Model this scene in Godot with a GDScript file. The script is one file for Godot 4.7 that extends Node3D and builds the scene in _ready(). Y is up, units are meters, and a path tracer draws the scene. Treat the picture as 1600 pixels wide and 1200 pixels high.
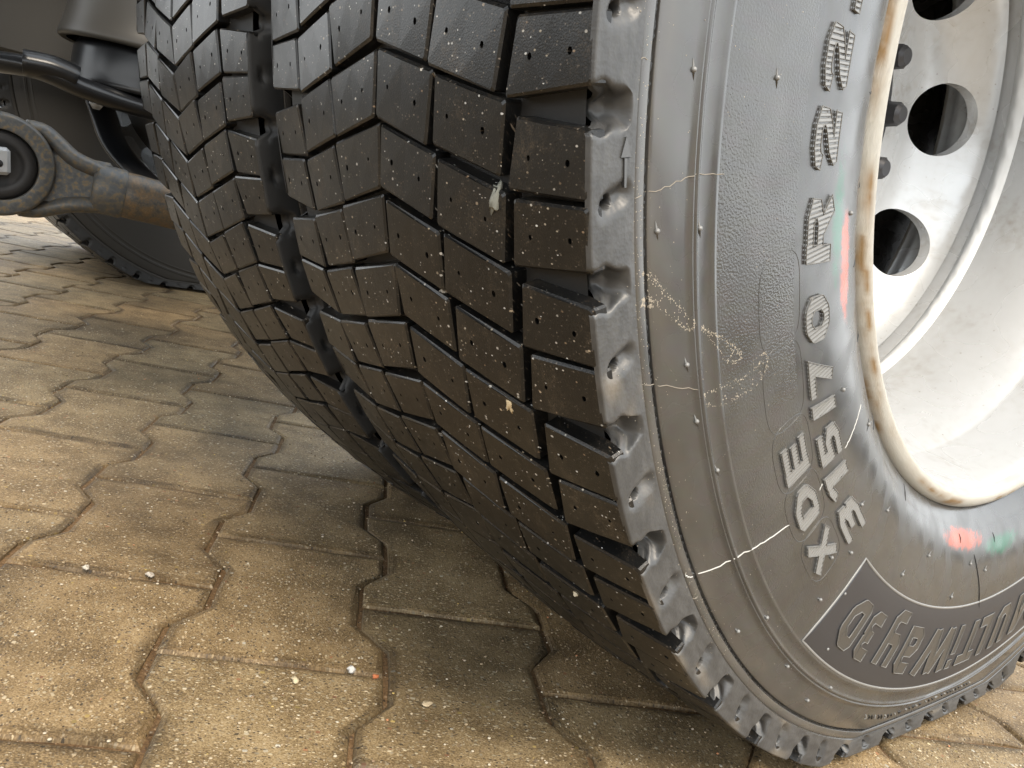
extends Node3D
# Close-up of the dual rear wheels of a truck on interlocking concrete paving.
# x runs outboard along the axle, y up, z towards the front of the truck; metres.

const HUB := 0.478            # height of the axle centre: the tyres are squashed by the load
const DUAL := -0.331          # centre of the inner tyre
const NUT_R := 0.1205        # circle of the wheel nuts
const PITCH := 3.75           # degrees between two rows of tread blocks
const COLS := [-0.1452, -0.093, -0.045, 0.0045, 0.052, 0.1015, 0.1452]

var rng := RandomNumberGenerator.new()
var fine := FastNoiseLite.new()
var coarse := FastNoiseLite.new()
var M := {}
var used := {}

# ------------------------------------------------------------------ helpers
func numbered(called: String, parent: Node) -> String:
	var key := str(parent.get_instance_id()) + called
	var n: int = used.get(key, 0)
	used[key] = n + 1
	return called if n == 0 else "%s_%03d" % [called, n]

func part(called: String, mesh: Mesh, mat: Material, parent: Node, xf := Transform3D()) -> MeshInstance3D:
	var o := MeshInstance3D.new()
	o.name = numbered(called, parent)
	o.mesh = mesh
	o.material_override = mat
	o.transform = xf
	parent.add_child(o, true)
	return o

func thing(called: String, label: String, category: String, at := Vector3.ZERO, group := "") -> Node3D:
	var o := Node3D.new()
	o.name = numbered(called, self)
	o.position = at
	o.set_meta("label", label)
	o.set_meta("category", category)
	if group != "":
		o.set_meta("group", group)
	add_child(o, true)
	return o

func surface(v: PackedVector3Array, n: PackedVector3Array, idx: PackedInt32Array, uv := PackedVector2Array(), col := PackedColorArray()) -> ArrayMesh:
	var a := []
	a.resize(Mesh.ARRAY_MAX)
	a[Mesh.ARRAY_VERTEX] = v
	a[Mesh.ARRAY_NORMAL] = n
	a[Mesh.ARRAY_INDEX] = idx
	if uv.size() > 0:
		a[Mesh.ARRAY_TEX_UV] = uv
	if col.size() > 0:
		a[Mesh.ARRAY_COLOR] = col
	var m := ArrayMesh.new()
	m.add_surface_from_arrays(Mesh.PRIMITIVE_TRIANGLES, a)
	return m

# A grid of nu x nv points (row after row) with smooth normals; the normals point away from (or, with into, towards) the line or point given by away.
func grid(p: PackedVector3Array, nu: int, nv: int, wrap: bool, away: Callable, into := false, uv := PackedVector2Array(), col := PackedColorArray()) -> ArrayMesh:
	var n := PackedVector3Array()
	n.resize(p.size())
	var s := 0.0
	for j in nv:
		for i in nu:
			var i0 := i - 1
			var i1 := i + 1
			if wrap:
				i0 = (i - 1 + nu) % nu
				i1 = (i + 1) % nu
			else:
				i0 = maxi(i0, 0)
				i1 = mini(i1, nu - 1)
			var du := p[j * nu + i1] - p[j * nu + i0]
			var dv := p[mini(j + 1, nv - 1) * nu + i] - p[maxi(j - 1, 0) * nu + i]
			var c := du.cross(dv)
			if c.length_squared() < 1e-18:
				c = p[j * nu + i] - away.call(p[j * nu + i])
			c = c.normalized()
			n[j * nu + i] = c
			s += c.dot(p[j * nu + i] - away.call(p[j * nu + i]))
	if into:
		s = -s
	var flip := s < 0
	if flip:
		for k in n.size():
			n[k] = -n[k]
	var idx := PackedInt32Array()
	for j in nv - 1:
		for i in (nu if wrap else nu - 1):
			var a := j * nu + i
			var b := j * nu + (i + 1) % nu
			var c := a + nu
			var d := b + nu
			if flip:
				idx.append_array([a, b, d, a, d, c])
			else:
				idx.append_array([a, d, b, a, c, d])
	return surface(p, n, idx, uv, col)

# Profile of (x, r) turned about the x axis; points listed twice in a row would crease, so corners are given as two close points.
func lathe(prof: Array, segs: int, into := false, col = null, uvs := 1.0) -> ArrayMesh:
	var p := PackedVector3Array()
	var uv := PackedVector2Array()
	var c := PackedColorArray()
	var run := 0.0
	for j in prof.size():
		if j > 0:
			run += (prof[j] - prof[j - 1]).length()
		for i in segs:
			var a := TAU * i / segs
			p.append(Vector3(prof[j].x, prof[j].y * sin(a), prof[j].y * cos(a)))
			uv.append(Vector2(a * prof[j].y, run) * uvs)
			if col != null:
				c.append(col.call(a, j))
	var mid := 0.0
	for q in prof:
		mid += q.x / prof.size()
	return grid(p, segs, prof.size(), true, func(q): return Vector3(mid, 0, 0), into, uv, c)

func tube(path: Array, radii: Array, segs := 20) -> ArrayMesh:
	path = path.duplicate()
	radii = radii.map(func(q): return q if q is Vector2 else Vector2(q, q))
	for tiny in [0.85, 0.0]:
		path.push_front(path[0] + (path[0] - path[1]).normalized() * 0.0004)
		radii.push_front(radii[0] * (0.93 if tiny > 0 else 0.02))
		path.push_back(path[-1] + (path[-1] - path[-2]).normalized() * 0.0004)
		radii.push_back(radii[-1] * (0.93 if tiny > 0 else 0.02))
	var p := PackedVector3Array()
	var uv := PackedVector2Array()
	var side := Vector3.ZERO
	for j in path.size():
		var t: Vector3 = (path[mini(j + 1, path.size() - 1)] - path[maxi(j - 1, 0)]).normalized()
		if side == Vector3.ZERO:
			side = t.cross(Vector3.UP if absf(t.y) < 0.9 else Vector3.RIGHT).normalized()
		side = (side - t * side.dot(t)).normalized()
		var up := side.cross(t)
		var r: Vector2 = radii[j]
		for i in segs:
			var a := TAU * i / segs
			p.append(path[j] + side * cos(a) * r.x + up * sin(a) * r.y)
			uv.append(Vector2(a * r.x, j * 0.02))
	var first: Vector3 = path[0]
	var m := grid(p, segs, path.size(), true, func(q):
		var best := first
		for c in path:
			if q.distance_squared_to(c) < q.distance_squared_to(best):
				best = c
		return best, false, uv)
	return m

func curve_points(ctrl: Array, n: int) -> Array:
	var out := []
	for k in n + 1:
		var t := float(k) / n * (ctrl.size() - 1)
		var i := mini(int(t), ctrl.size() - 2)
		var f := t - i
		out.append(ctrl[i].cubic_interpolate(ctrl[i + 1], ctrl[maxi(i - 1, 0)], ctrl[mini(i + 2, ctrl.size() - 1)], f))
	return out

# A box with chamfered edges, as a superellipsoid-free 24 vertex solid.
func block_box(size: Vector3, ch: float) -> ArrayMesh:
	var st := SurfaceTool.new()
	st.begin(Mesh.PRIMITIVE_TRIANGLES)
	st.set_smooth_group(-1)
	var h := size / 2
	var pts := []
	for sx in [-1, 1]:
		for sy in [-1, 1]:
			for sz in [-1, 1]:
				var s := Vector3(sx, sy, sz)
				pts.append(s * (h - Vector3(0, ch, ch)))
				pts.append(s * (h - Vector3(ch, 0, ch)))
				pts.append(s * (h - Vector3(ch, ch, 0)))
	# faces: 6 sides, 12 edges, 8 corners
	var at := func(sx, sy, sz, k): return pts[((1 if sx > 0 else 0) * 4 + (1 if sy > 0 else 0) * 2 + (1 if sz > 0 else 0)) * 3 + k]
	var quad := func(a, b, c, d):
		var n: Vector3 = (b - a).cross(c - a)
		var q := [a, b, c, d] if n.dot(a + b + c + d) < 0 else [a, d, c, b]
		for t in [[0, 1, 2], [0, 2, 3]]:
			for k in t:
				st.add_vertex(q[k])
	for s in [-1, 1]:
		quad.call(at.call(s, -1, -1, 0), at.call(s, 1, -1, 0), at.call(s, 1, 1, 0), at.call(s, -1, 1, 0))
		quad.call(at.call(-1, s, -1, 1), at.call(1, s, -1, 1), at.call(1, s, 1, 1), at.call(-1, s, 1, 1))
		quad.call(at.call(-1, -1, s, 2), at.call(1, -1, s, 2), at.call(1, 1, s, 2), at.call(-1, 1, s, 2))
		for t in [-1, 1]:
			quad.call(at.call(s, t, -1, 0), at.call(s, t, 1, 0), at.call(s, t, 1, 1), at.call(s, t, -1, 1))
			quad.call(at.call(s, -1, t, 0), at.call(s, 1, t, 0), at.call(s, 1, t, 2), at.call(s, -1, t, 2))
			quad.call(at.call(-1, s, t, 1), at.call(1, s, t, 1), at.call(1, s, t, 2), at.call(-1, s, t, 2))
			for u in [-1, 1]:
				var a = at.call(s, t, u, 0)
				var b = at.call(s, t, u, 1)
				var c = at.call(s, t, u, 2)
				if (b - a).cross(c - a).dot(a) < 0:
					st.add_vertex(a); st.add_vertex(b); st.add_vertex(c)
				else:
					st.add_vertex(a); st.add_vertex(c); st.add_vertex(b)
	st.generate_normals()
	return st.commit()

func bar(a: Vector3, b: Vector3, w: float, hgt: float, ch := 0.004) -> Array:
	var d := b - a
	var z := d.normalized()
	var x := Vector3.UP.cross(z).normalized()
	return [block_box(Vector3(w, hgt, d.length()), ch), Transform3D(Basis(x, z.cross(x), z), (a + b) / 2)]

# ------------------------------------------------------------------ textures
func noise_image(kind: int, freq: float, octaves: int, size: int, seed_: int) -> Image:
	var n := FastNoiseLite.new()
	n.noise_type = kind
	n.frequency = freq
	n.fractal_octaves = octaves
	n.seed = seed_
	return n.get_seamless_image(size, size)

func tinted(size: int, layers: Array, ramp: Gradient) -> Image:
	# layers: [bytes, weight]; their weighted sum runs through the ramp
	var out := PackedByteArray()
	out.resize(size * size * 3)
	var table := []
	for k in 256:
		table.append(ramp.sample(k / 255.0))
	var total := 0.0
	for l in layers:
		total += l[1]
	for k in size * size:
		var s := 0.0
		for l in layers:
			s += l[0][k] * l[1]
		var c: Color = table[clampi(int(s / total), 0, 255)]
		out[k * 3] = int(c.r * 255)
		out[k * 3 + 1] = int(c.g * 255)
		out[k * 3 + 2] = int(c.b * 255)
	return Image.create_from_data(size, size, false, Image.FORMAT_RGB8, out)

func gray(img: Image) -> PackedByteArray:
	img.convert(Image.FORMAT_L8)
	return img.get_data()

func speck(img: Image, count: int, lo: int, hi: int, colours: Array) -> void:
	var s := img.get_width()
	for k in count:
		var w := rng.randi_range(lo, hi)
		var h := clampi(w + rng.randi_range(-1, 1), 1, hi)
		var c: Color = colours[rng.randi() % colours.size()]
		var f := rng.randf_range(0.75, 1.1)
		c = Color(c.r * f, c.g * f, c.b * f)
		var x := rng.randi_range(0, s - w - 2)
		var y := rng.randi_range(0, s - h - 2)
		img.fill_rect(Rect2i(x, y, w, h), c)
		if w > 2:
			img.fill_rect(Rect2i(x - 1, y + 1, w + 2, maxi(h - 2, 1)), c)

func tex(img: Image) -> ImageTexture:
	img.generate_mipmaps()
	return ImageTexture.create_from_image(img)

func ramp(stops: Array) -> Gradient:
	var g := Gradient.new()
	g.offsets = PackedFloat32Array(stops.map(func(s): return s[0]))
	g.colors = PackedColorArray(stops.map(func(s): return s[1]))
	return g

func lin(r: float, g: float, b: float) -> Color:
	return Color(r, g, b).linear_to_srgb()

func plain(albedo: Color, rough: float, metal := 0.0) -> StandardMaterial3D:
	var m := StandardMaterial3D.new()
	m.albedo_color = albedo
	m.roughness = rough
	m.metallic = metal
	return m

func make_materials() -> void:
	var S := 1024
	var blotch := gray(noise_image(FastNoiseLite.TYPE_SIMPLEX_SMOOTH, 0.006, 5, S, 3))
	var grainy := gray(noise_image(FastNoiseLite.TYPE_SIMPLEX, 0.18, 3, S, 5))
	var cells := gray(noise_image(FastNoiseLite.TYPE_CELLULAR, 0.11, 1, S, 9))
	var streak := gray(noise_image(FastNoiseLite.TYPE_SIMPLEX, 0.03, 4, S, 21))
	# worn tread rubber: black with brown dust and pale grit
	var t := tinted(S, [[blotch, 1.0], [grainy, 0.8], [streak, 0.6]], ramp([[0.0, lin(0.005, 0.005, 0.0055)], [0.42, lin(0.008, 0.008, 0.008)], [0.58, lin(0.011, 0.0105, 0.0098)], [0.70, lin(0.03, 0.024, 0.018)], [1.0, lin(0.10, 0.075, 0.05)]]))
	speck(t, 9000, 1, 3, [lin(0.06, 0.048, 0.036), lin(0.04, 0.033, 0.026), lin(0.003, 0.003, 0.003), lin(0.12, 0.10, 0.08)])
	speck(t, 700, 2, 4, [lin(0.45, 0.42, 0.37), lin(0.30, 0.26, 0.2), lin(0.6, 0.59, 0.56), lin(0.20, 0.14, 0.09)])
	speck(t, 60, 4, 6, [lin(0.5, 0.47, 0.42), lin(0.34, 0.27, 0.19)])
	var hb := Image.create_from_data(S, S, false, Image.FORMAT_L8, grainy)
	hb.convert(Image.FORMAT_RGB8)
	M.tread = plain(Color.WHITE, 0.30)
	M.tread.metallic_specular = 0.5
	M.tread.albedo_texture = tex(t)
	M.tread.heightmap_enabled = true
	M.tread.heightmap_scale = 0.0045
	M.tread.heightmap_texture = tex(hb)
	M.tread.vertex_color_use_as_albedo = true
	M.groove = plain(lin(0.014, 0.014, 0.014), 0.6)
	# sidewall rubber, dressed and a little dusty; tint comes from vertex colours
	M.side = plain(Color.WHITE, 0.22)
	M.side.vertex_color_use_as_albedo = true
	M.side.metallic_specular = 0.9
	var wet := tinted(512, [[gray(noise_image(FastNoiseLite.TYPE_SIMPLEX_SMOOTH, 0.009, 2, 512, 61)), 1.0]], ramp([[0.0, Color(0.19, 0.19, 0.19)], [0.35, Color(0.23, 0.23, 0.23)], [0.7, Color(0.32, 0.32, 0.32)], [1.0, Color(0.4, 0.4, 0.4)]]))
	M.wet = tex(wet)
	M.side.roughness = 1.0
	M.side.roughness_texture = M.wet
	M.letter = plain(lin(0.20, 0.198, 0.19), 0.33)
	M.letter.metallic_specular = 0.65
	M.bead = plain(lin(0.13, 0.125, 0.115), 0.3)
	M.panel = plain(lin(0.032, 0.032, 0.036), 0.38)
	M.side_plain = plain(lin(0.045, 0.044, 0.042), 0.3)
	M.side_plain.metallic_specular = 0.85
	M.side_grain = plain(Color.WHITE, 1.0)
	M.side_grain.roughness_texture = M.wet
	M.side_grain.vertex_color_use_as_albedo = true
	M.side_grain.metallic_specular = 0.85
	var gn := noise_image(FastNoiseLite.TYPE_SIMPLEX, 0.09, 2, 1024, 31)
	gn.convert(Image.FORMAT_RGB8)
	M.side_grain.heightmap_enabled = true
	M.side_grain.heightmap_scale = 0.010
	M.side_grain.heightmap_texture = tex(gn)
	M.shoulder = plain(Color.WHITE, 0.44)
	M.shoulder.metallic_specular = 0.6
	M.shoulder.vertex_color_use_as_albedo = true
	var sh := noise_image(FastNoiseLite.TYPE_CELLULAR, 0.05, 2, 512, 41)
	sh.convert(Image.FORMAT_RGB8)
	M.shoulder.heightmap_enabled = true
	M.shoulder.heightmap_scale = 0.010
	M.shoulder.heightmap_texture = tex(sh)
	# rim paint
	M.rim = plain(Color.WHITE, 1.0, 0.3)
	var grime := tinted(512, [[gray(noise_image(FastNoiseLite.TYPE_SIMPLEX_SMOOTH, 0.008, 5, 512, 71)), 1.0], [gray(noise_image(FastNoiseLite.TYPE_SIMPLEX, 0.05, 4, 512, 72)), 0.7]], ramp([[0.0, lin(0.59, 0.60, 0.61)], [0.55, lin(0.56, 0.57, 0.575)], [0.68, lin(0.52, 0.522, 0.518)], [0.84, lin(0.44, 0.43, 0.41)], [1.0, lin(0.34, 0.31, 0.27)]]))
	speck(grime, 110, 1, 2, [lin(0.3, 0.27, 0.23), lin(0.2, 0.15, 0.1), lin(0.7, 0.7, 0.7)])
	M.rim.albedo_texture = tex(grime)
	M.rim.uv1_triplanar = true
	M.rim.uv1_scale = Vector3(3.2, 3.2, 3.2)
	M.rim.roughness_texture = M.wet
	M.rim_lip = plain(Color.WHITE, 0.5)
	M.rim_lip.vertex_color_use_as_albedo = true
	M.rim_lip.heightmap_enabled = true
	M.rim_lip.heightmap_scale = 0.02
	M.rim_lip.heightmap_texture = M.side_grain.heightmap_texture
	M.seam_weld = plain(lin(0.66, 0.67, 0.67), 0.5, 0.1)
	M.nut = plain(lin(0.07, 0.07, 0.075), 0.45, 0.5)
	M.hub = plain(lin(0.03, 0.03, 0.03), 0.6)
	# underside of the truck
	M.black_paint = plain(lin(0.010, 0.011, 0.013), 0.28)
	M.chassis = plain(lin(0.044, 0.042, 0.038), 0.6)
	M.bellows = plain(lin(0.045, 0.043, 0.039), 0.4)
	var rust := tinted(512, [[gray(noise_image(FastNoiseLite.TYPE_SIMPLEX, 0.02, 5, 512, 51)), 1.0], [gray(noise_image(FastNoiseLite.TYPE_SIMPLEX, 0.1, 3, 512, 52)), 0.5]], ramp([[0.0, lin(0.03, 0.032, 0.034)], [0.34, lin(0.06, 0.058, 0.053)], [0.46, lin(0.11, 0.09, 0.065)], [0.58, lin(0.13, 0.082, 0.04)], [0.8, lin(0.19, 0.125, 0.065)], [1.0, lin(0.28, 0.22, 0.15)]]))
	M.rust = plain(Color.WHITE, 0.45, 0.15)
	M.rust.albedo_texture = tex(rust)
	M.rust.uv1_triplanar = true
	M.rust.uv1_scale = Vector3(5, 5, 5)
	var cast := tinted(512, [[gray(noise_image(FastNoiseLite.TYPE_SIMPLEX, 0.03, 4, 512, 55)), 1.0]], ramp([[0.0, lin(0.05, 0.055, 0.058)], [0.55, lin(0.09, 0.09, 0.088)], [0.75, lin(0.15, 0.115, 0.07)], [1.0, lin(0.2, 0.14, 0.07)]]))
	M.cast = plain(Color.WHITE, 0.5, 0.2)
	M.cast.albedo_texture = tex(cast)
	M.cast.uv1_triplanar = true
	M.cast.uv1_scale = Vector3(6, 6, 6)
	M.rubber = plain(lin(0.02, 0.019, 0.019), 0.6)
	M.steel = plain(lin(0.35, 0.36, 0.37), 0.4, 0.4)
	M.drum = plain(lin(0.07, 0.058, 0.044), 0.7)
	M.drum_grey = plain(lin(0.55, 0.53, 0.49), 0.32, 0.7)
	M.dusty_side = plain(lin(0.02, 0.018, 0.015), 0.6)
	M.body = plain(lin(0.12, 0.12, 0.12), 0.6)
	M.mud = plain(lin(0.36, 0.315, 0.25), 0.8)
	M.dirt = plain(lin(0.24, 0.21, 0.17), 0.8)
	M.flash = plain(lin(0.012, 0.012, 0.012), 0.5)
	M.chalk = plain(lin(0.5, 0.49, 0.46), 0.7)
	# concrete paving with exposed fine aggregate
	var pav := tinted(S, [[blotch, 0.9], [grainy, 1.0], [cells, 0.5]], ramp([[0.0, lin(0.08, 0.05, 0.022)], [0.35, lin(0.20, 0.135, 0.064)], [0.5, lin(0.31, 0.215, 0.106)], [0.65, lin(0.41, 0.295, 0.155)], [1.0, lin(0.58, 0.44, 0.26)]]))
	speck(pav, 26000, 1, 3, [lin(0.46, 0.35, 0.21), lin(0.36, 0.26, 0.14), lin(0.12, 0.085, 0.05), lin(0.58, 0.46, 0.30), lin(0.5, 0.38, 0.22)])
	speck(pav, 5200, 2, 5, [lin(0.62, 0.5, 0.33), lin(0.5, 0.38, 0.22), lin(0.15, 0.11, 0.065), lin(0.3, 0.21, 0.12), lin(0.56, 0.46, 0.3)])
	speck(pav, 260, 4, 7, [lin(0.66, 0.6, 0.48), lin(0.5, 0.36, 0.13), lin(0.4, 0.2, 0.1), lin(0.62, 0.5, 0.3), lin(0.62, 0.52, 0.36)])
	var pb := pav.duplicate()
	pb.convert(Image.FORMAT_L8)
	pb.convert(Image.FORMAT_RGB8)
	M.paver = plain(Color.WHITE, 0.62)
	M.paver.albedo_texture = tex(pav)
	M.paver.vertex_color_use_as_albedo = true
	M.paver.heightmap_enabled = true
	M.paver.heightmap_scale = 0.12
	M.paver.heightmap_texture = tex(pb)
	M.joint = plain(lin(0.5, 0.42, 0.37), 0.85)
	M.joint.albedo_texture = M.paver.albedo_texture
	M.joint.uv1_triplanar = true
	M.joint.uv1_scale = Vector3(2.4, 2.4, 2.4)
	M.grit = plain(Color.WHITE, 0.6)
	M.grit.vertex_color_use_as_albedo = true

# ------------------------------------------------------------------ tyres
func on_tyre(x: float, r: float, a: float) -> Vector3:
	# point of a wheel whose root is on the ground; the weight flattens it against the ground
	var y := HUB + r * sin(a)
	var z := r * cos(a)
	var lowest := 0.001 + maxf(0.0, 0.505 - r) * 0.55
	if y < lowest:
		x += signf(x) * minf(lowest - y, 0.03) * 0.15 * smoothstep(0.36, 0.44, r)
		y = lowest
	return Vector3(x, y, z)

func tread_r(x: float) -> float:
	return 0.505 - 0.009 * pow(x / 0.147, 2)

func row_angle(x: float, k: float, turned: bool) -> float:
	# the chevron line above row k, in degrees
	var d := absf(x - 0.004) * 1000.0
	if turned:
		return -12.28 + PITCH * k + 0.033 * minf(d, 98.0)
	return -11.65 + PITCH * k - 0.0275 * minf(d, 98.0) - (0.25 if absf(x) > 0.102 else 0.0)

func tread_block(col: int, k: int, turned: bool, holes: bool, st: SurfaceTool) -> void:
	var xl: float = COLS[col]
	var xr: float = COLS[col + 1]
	var lean := 0.0045 * (-1.0 if col == 0 or col == 1 else 1.0)
	var edge_l := xl == COLS[0]
	var edge_r := col == 5
	var gl := 0.0 if edge_l else (0.0027 if col == 5 else (0.0022 if col == 1 else 0.0012))
	var gr := 0.0 if edge_r else (0.0027 if col == 4 else (0.0022 if col == 0 else 0.0012))
	var ll := 0.0 if edge_l else (0.0045 if col > 2 else -0.0045) * (0.6 if col == 3 else 1.0)
	var lr := 0.0 if edge_r else (0.0045 if col > 1 else -0.0045) * (0.6 if col == 2 else 1.0)
	if turned:
		ll = -ll; lr = -lr
	# gaps above and below the block, as half angles at its left and right side
	var gap_up := (0.27 if posmod(k * 7 + col * 3, 5) < 2 else 0.17)
	var gap_low := (0.27 if posmod((k - 1) * 7 + col * 3, 5) < 2 else 0.17)
	var up := [gap_up, gap_up]
	var low := [gap_low, gap_low]
	if edge_l or edge_r:
		var wide := [0.36, 0.80] if edge_r else [0.80, 0.36]
		var thin := [0.13, 0.09] if edge_r else [0.09, 0.13]
		var even := posmod(k, 2) == 0
		up = wide if even else thin
		low = thin if even else wide
	var j := func(): return rng.randf_range(-0.0008, 0.0008)
	var ja := func(): return rng.randf_range(-0.07, 0.07)
	var q: Array = []      # top left, top right, bottom right, bottom left as (x, degrees)
	q.append(Vector2(xl + gl + ll * 0.5 + j.call(), row_angle(xl + gl + 0.001, k, turned) - up[0] + ja.call()))
	q.append(Vector2(xr - gr + lr * 0.5 + j.call(), row_angle(xr - gr - 0.001, k, turned) - up[1] + ja.call()))
	q.append(Vector2(xr - gr - lr * 0.5 + j.call(), row_angle(xr - gr - 0.001, k - 1, turned) + low[1] + ja.call()))
	q.append(Vector2(xl + gl - ll * 0.5 + j.call(), row_angle(xl + gl + 0.001, k - 1, turned) + low[0] + ja.call()))
	if edge_r: q[1].x = xr; q[2].x = xr
	if edge_l: q[0].x = xl; q[3].x = xl
	var tilt := rng.randf_range(-0.0005, 0.0005)
	var wear := rng.randf_range(-0.0004, 0.0003)
	var off := Vector2(rng.randf(), rng.randf())
	var tone := rng.randf_range(0.7, 1.3)
	var R := 0.505
	var mid: Vector2 = (q[0] + q[1] + q[2] + q[3]) / 4.0
	var P := func(c: Vector2, drop: float) -> Vector3:
		return on_tyre(c.x, tread_r(c.x) + wear + tilt * (c.y - mid.y) - drop, deg_to_rad(c.y))
	var U := func(c: Vector2) -> Vector2:
		return Vector2(c.x, deg_to_rad(c.y) * R) / 0.22 + off
	# outline with rounded corners
	var ring: Array = []
	for i in 4:
		var a: Vector2 = q[(i + 3) % 4]
		var b: Vector2 = q[i]
		var c: Vector2 = q[(i + 1) % 4]
		var rr := 0.0009
		if (edge_r and (i == 1 or i == 2)) or (edge_l and (i == 0 or i == 3)):
			var wide_end: bool = (up[1 if edge_r else 0] > 1.0) if i < 2 else (low[1 if edge_r else 0] > 1.0)
			if wide_end: rr = 0.006
		var da: Vector2 = (a - b)
		var dc: Vector2 = (c - b)
		var la := Vector2(da.x, deg_to_rad(da.y) * R).length()
		var lc := Vector2(dc.x, deg_to_rad(dc.y) * R).length()
		ring.append(b + da * rr / la)
		if rr > 0.004:
			ring.append(b + (da * rr / la + dc * rr / lc) * 0.28)
		ring.append(b + dc * rr / lc)
	var inner: Array = []
	for c in ring:
		var d: Vector2 = mid - c
		var l := Vector2(d.x, deg_to_rad(d.y) * R)
		inner.append(c + Vector2(signf(d.x) * minf(0.0011, absf(d.x)), signf(d.y) * minf(rad_to_deg(0.0011 / R), absf(d.y))))
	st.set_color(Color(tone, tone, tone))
	var tri := func(a, b, c):
		# a, b, c: [position, uv]; ordered so that the front faces away from the axle
		var n: Vector3 = (b[0] - a[0]).cross(c[0] - a[0])
		var m: Vector3 = (a[0] + b[0] + c[0]) / 3.0
		var o: Vector3 = m - P.call(mid, 0.006)
		if n.dot(o) > 0:
			var s = b; b = c; c = s
		for v in [a, b, c]:
			st.set_uv(v[1])
			st.add_vertex(v[0])
	var n := ring.size()
	var deep := func(c: Vector2) -> float:
		return 0.0065 if absf(c.x) > 0.142 else 0.0145
	for i in n:
		var i2 := (i + 1) % n
		var a0 := [P.call(inner[i], 0.0), U.call(inner[i])]
		var b0 := [P.call(inner[i2], 0.0), U.call(inner[i2])]
		var a1 := [P.call(ring[i], 0.0009), U.call(ring[i])]
		var b1 := [P.call(ring[i2], 0.0009), U.call(ring[i2])]
		var a2 := [P.call(ring[i], deep.call(ring[i])), U.call(ring[i]) + Vector2(0.05, 0.066)]
		var b2 := [P.call(ring[i2], deep.call(ring[i2])), U.call(ring[i2]) + Vector2(0.05, 0.066)]
		# the trailing lower edge is tinted much paler and browner
		var lower_edge: bool = ring[i].y < mid.y and ring[i2].y < mid.y
		st.set_color(Color(11.0, 9.0, 6.5) if lower_edge else Color(tone, tone, tone) * 1.6)
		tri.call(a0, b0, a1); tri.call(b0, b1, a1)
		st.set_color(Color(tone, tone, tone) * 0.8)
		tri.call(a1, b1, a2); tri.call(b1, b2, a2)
	st.set_color(Color(tone, tone, tone))
	if not holes:
		for i in range(1, n - 1):
			tri.call([P.call(inner[0], 0.0), U.call(inner[0])], [P.call(inner[i], 0.0), U.call(inner[i])], [P.call(inner[i + 1], 0.0), U.call(inner[i + 1])])
		return
	# two pin holes: the top is split in two halves, each a ring between its outline and its hole
	var top_mid: Vector2 = (q[0] + q[1]) / 2.0
	var low_mid: Vector2 = (q[2] + q[3]) / 2.0
	top_mid += (low_mid - top_mid) * 0.04
	low_mid += (top_mid - low_mid) * 0.04
	for half in 2:
		var outline: Array = [top_mid, low_mid]
		for c in inner:
			var side: float = (c - top_mid).cross(low_mid - top_mid)
			if (half == 0) == (side < 0):
				outline.append(c)
		var ctr := Vector2.ZERO
		for c in outline:
			ctr += c / outline.size()
		ctr = ctr.lerp(mid, 0.18) + Vector2(j.call(), ja.call())
		var key := func(c): return atan2(deg_to_rad(c.y - ctr.y) * R, c.x - ctr.x)
		outline.sort_custom(func(a, b): return key.call(a) < key.call(b))
		var hr := rng.randf_range(0.0008, 0.0013)
		var hole: Array = []
		for i in 8:
			var a := TAU * i / 8 - PI
			hole.append(ctr + Vector2(cos(a) * hr, rad_to_deg(sin(a) * hr * 1.25 / R)))
		var W := func(c, d := 0.0): return [P.call(c, d), U.call(c)]
		var i := 0
		var h := 0
		var no := outline.size()
		while i < no or h < 8:
			var ao: float = key.call(outline[(i + 1) % no]) + (TAU if i + 1 >= no else 0.0)
			var ah := TAU * (h + 1) / 8 - PI
			if h >= 8 or (i < no and ao <= ah):
				tri.call(W.call(outline[i % no]), W.call(outline[(i + 1) % no]), W.call(hole[h % 8]))
				i += 1
			else:
				tri.call(W.call(hole[h % 8]), W.call(hole[(h + 1) % 8]), W.call(outline[i % no]))
				h += 1
		for e in 8:
			var a = hole[e]
			var b = hole[(e + 1) % 8]
			var ad = W.call(a, 0.006); var bd = W.call(b, 0.006)
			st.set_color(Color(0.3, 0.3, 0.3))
			tri.call(W.call(a), W.call(b), ad)
			tri.call(W.call(b), bd, ad)
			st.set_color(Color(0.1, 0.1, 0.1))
			tri.call(ad, bd, W.call(ctr, 0.006))
			st.set_color(Color(tone, tone, tone))

func smooth_block(st: SurfaceTool) -> ArrayMesh:
	st.generate_normals()
	return st.commit()

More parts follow.
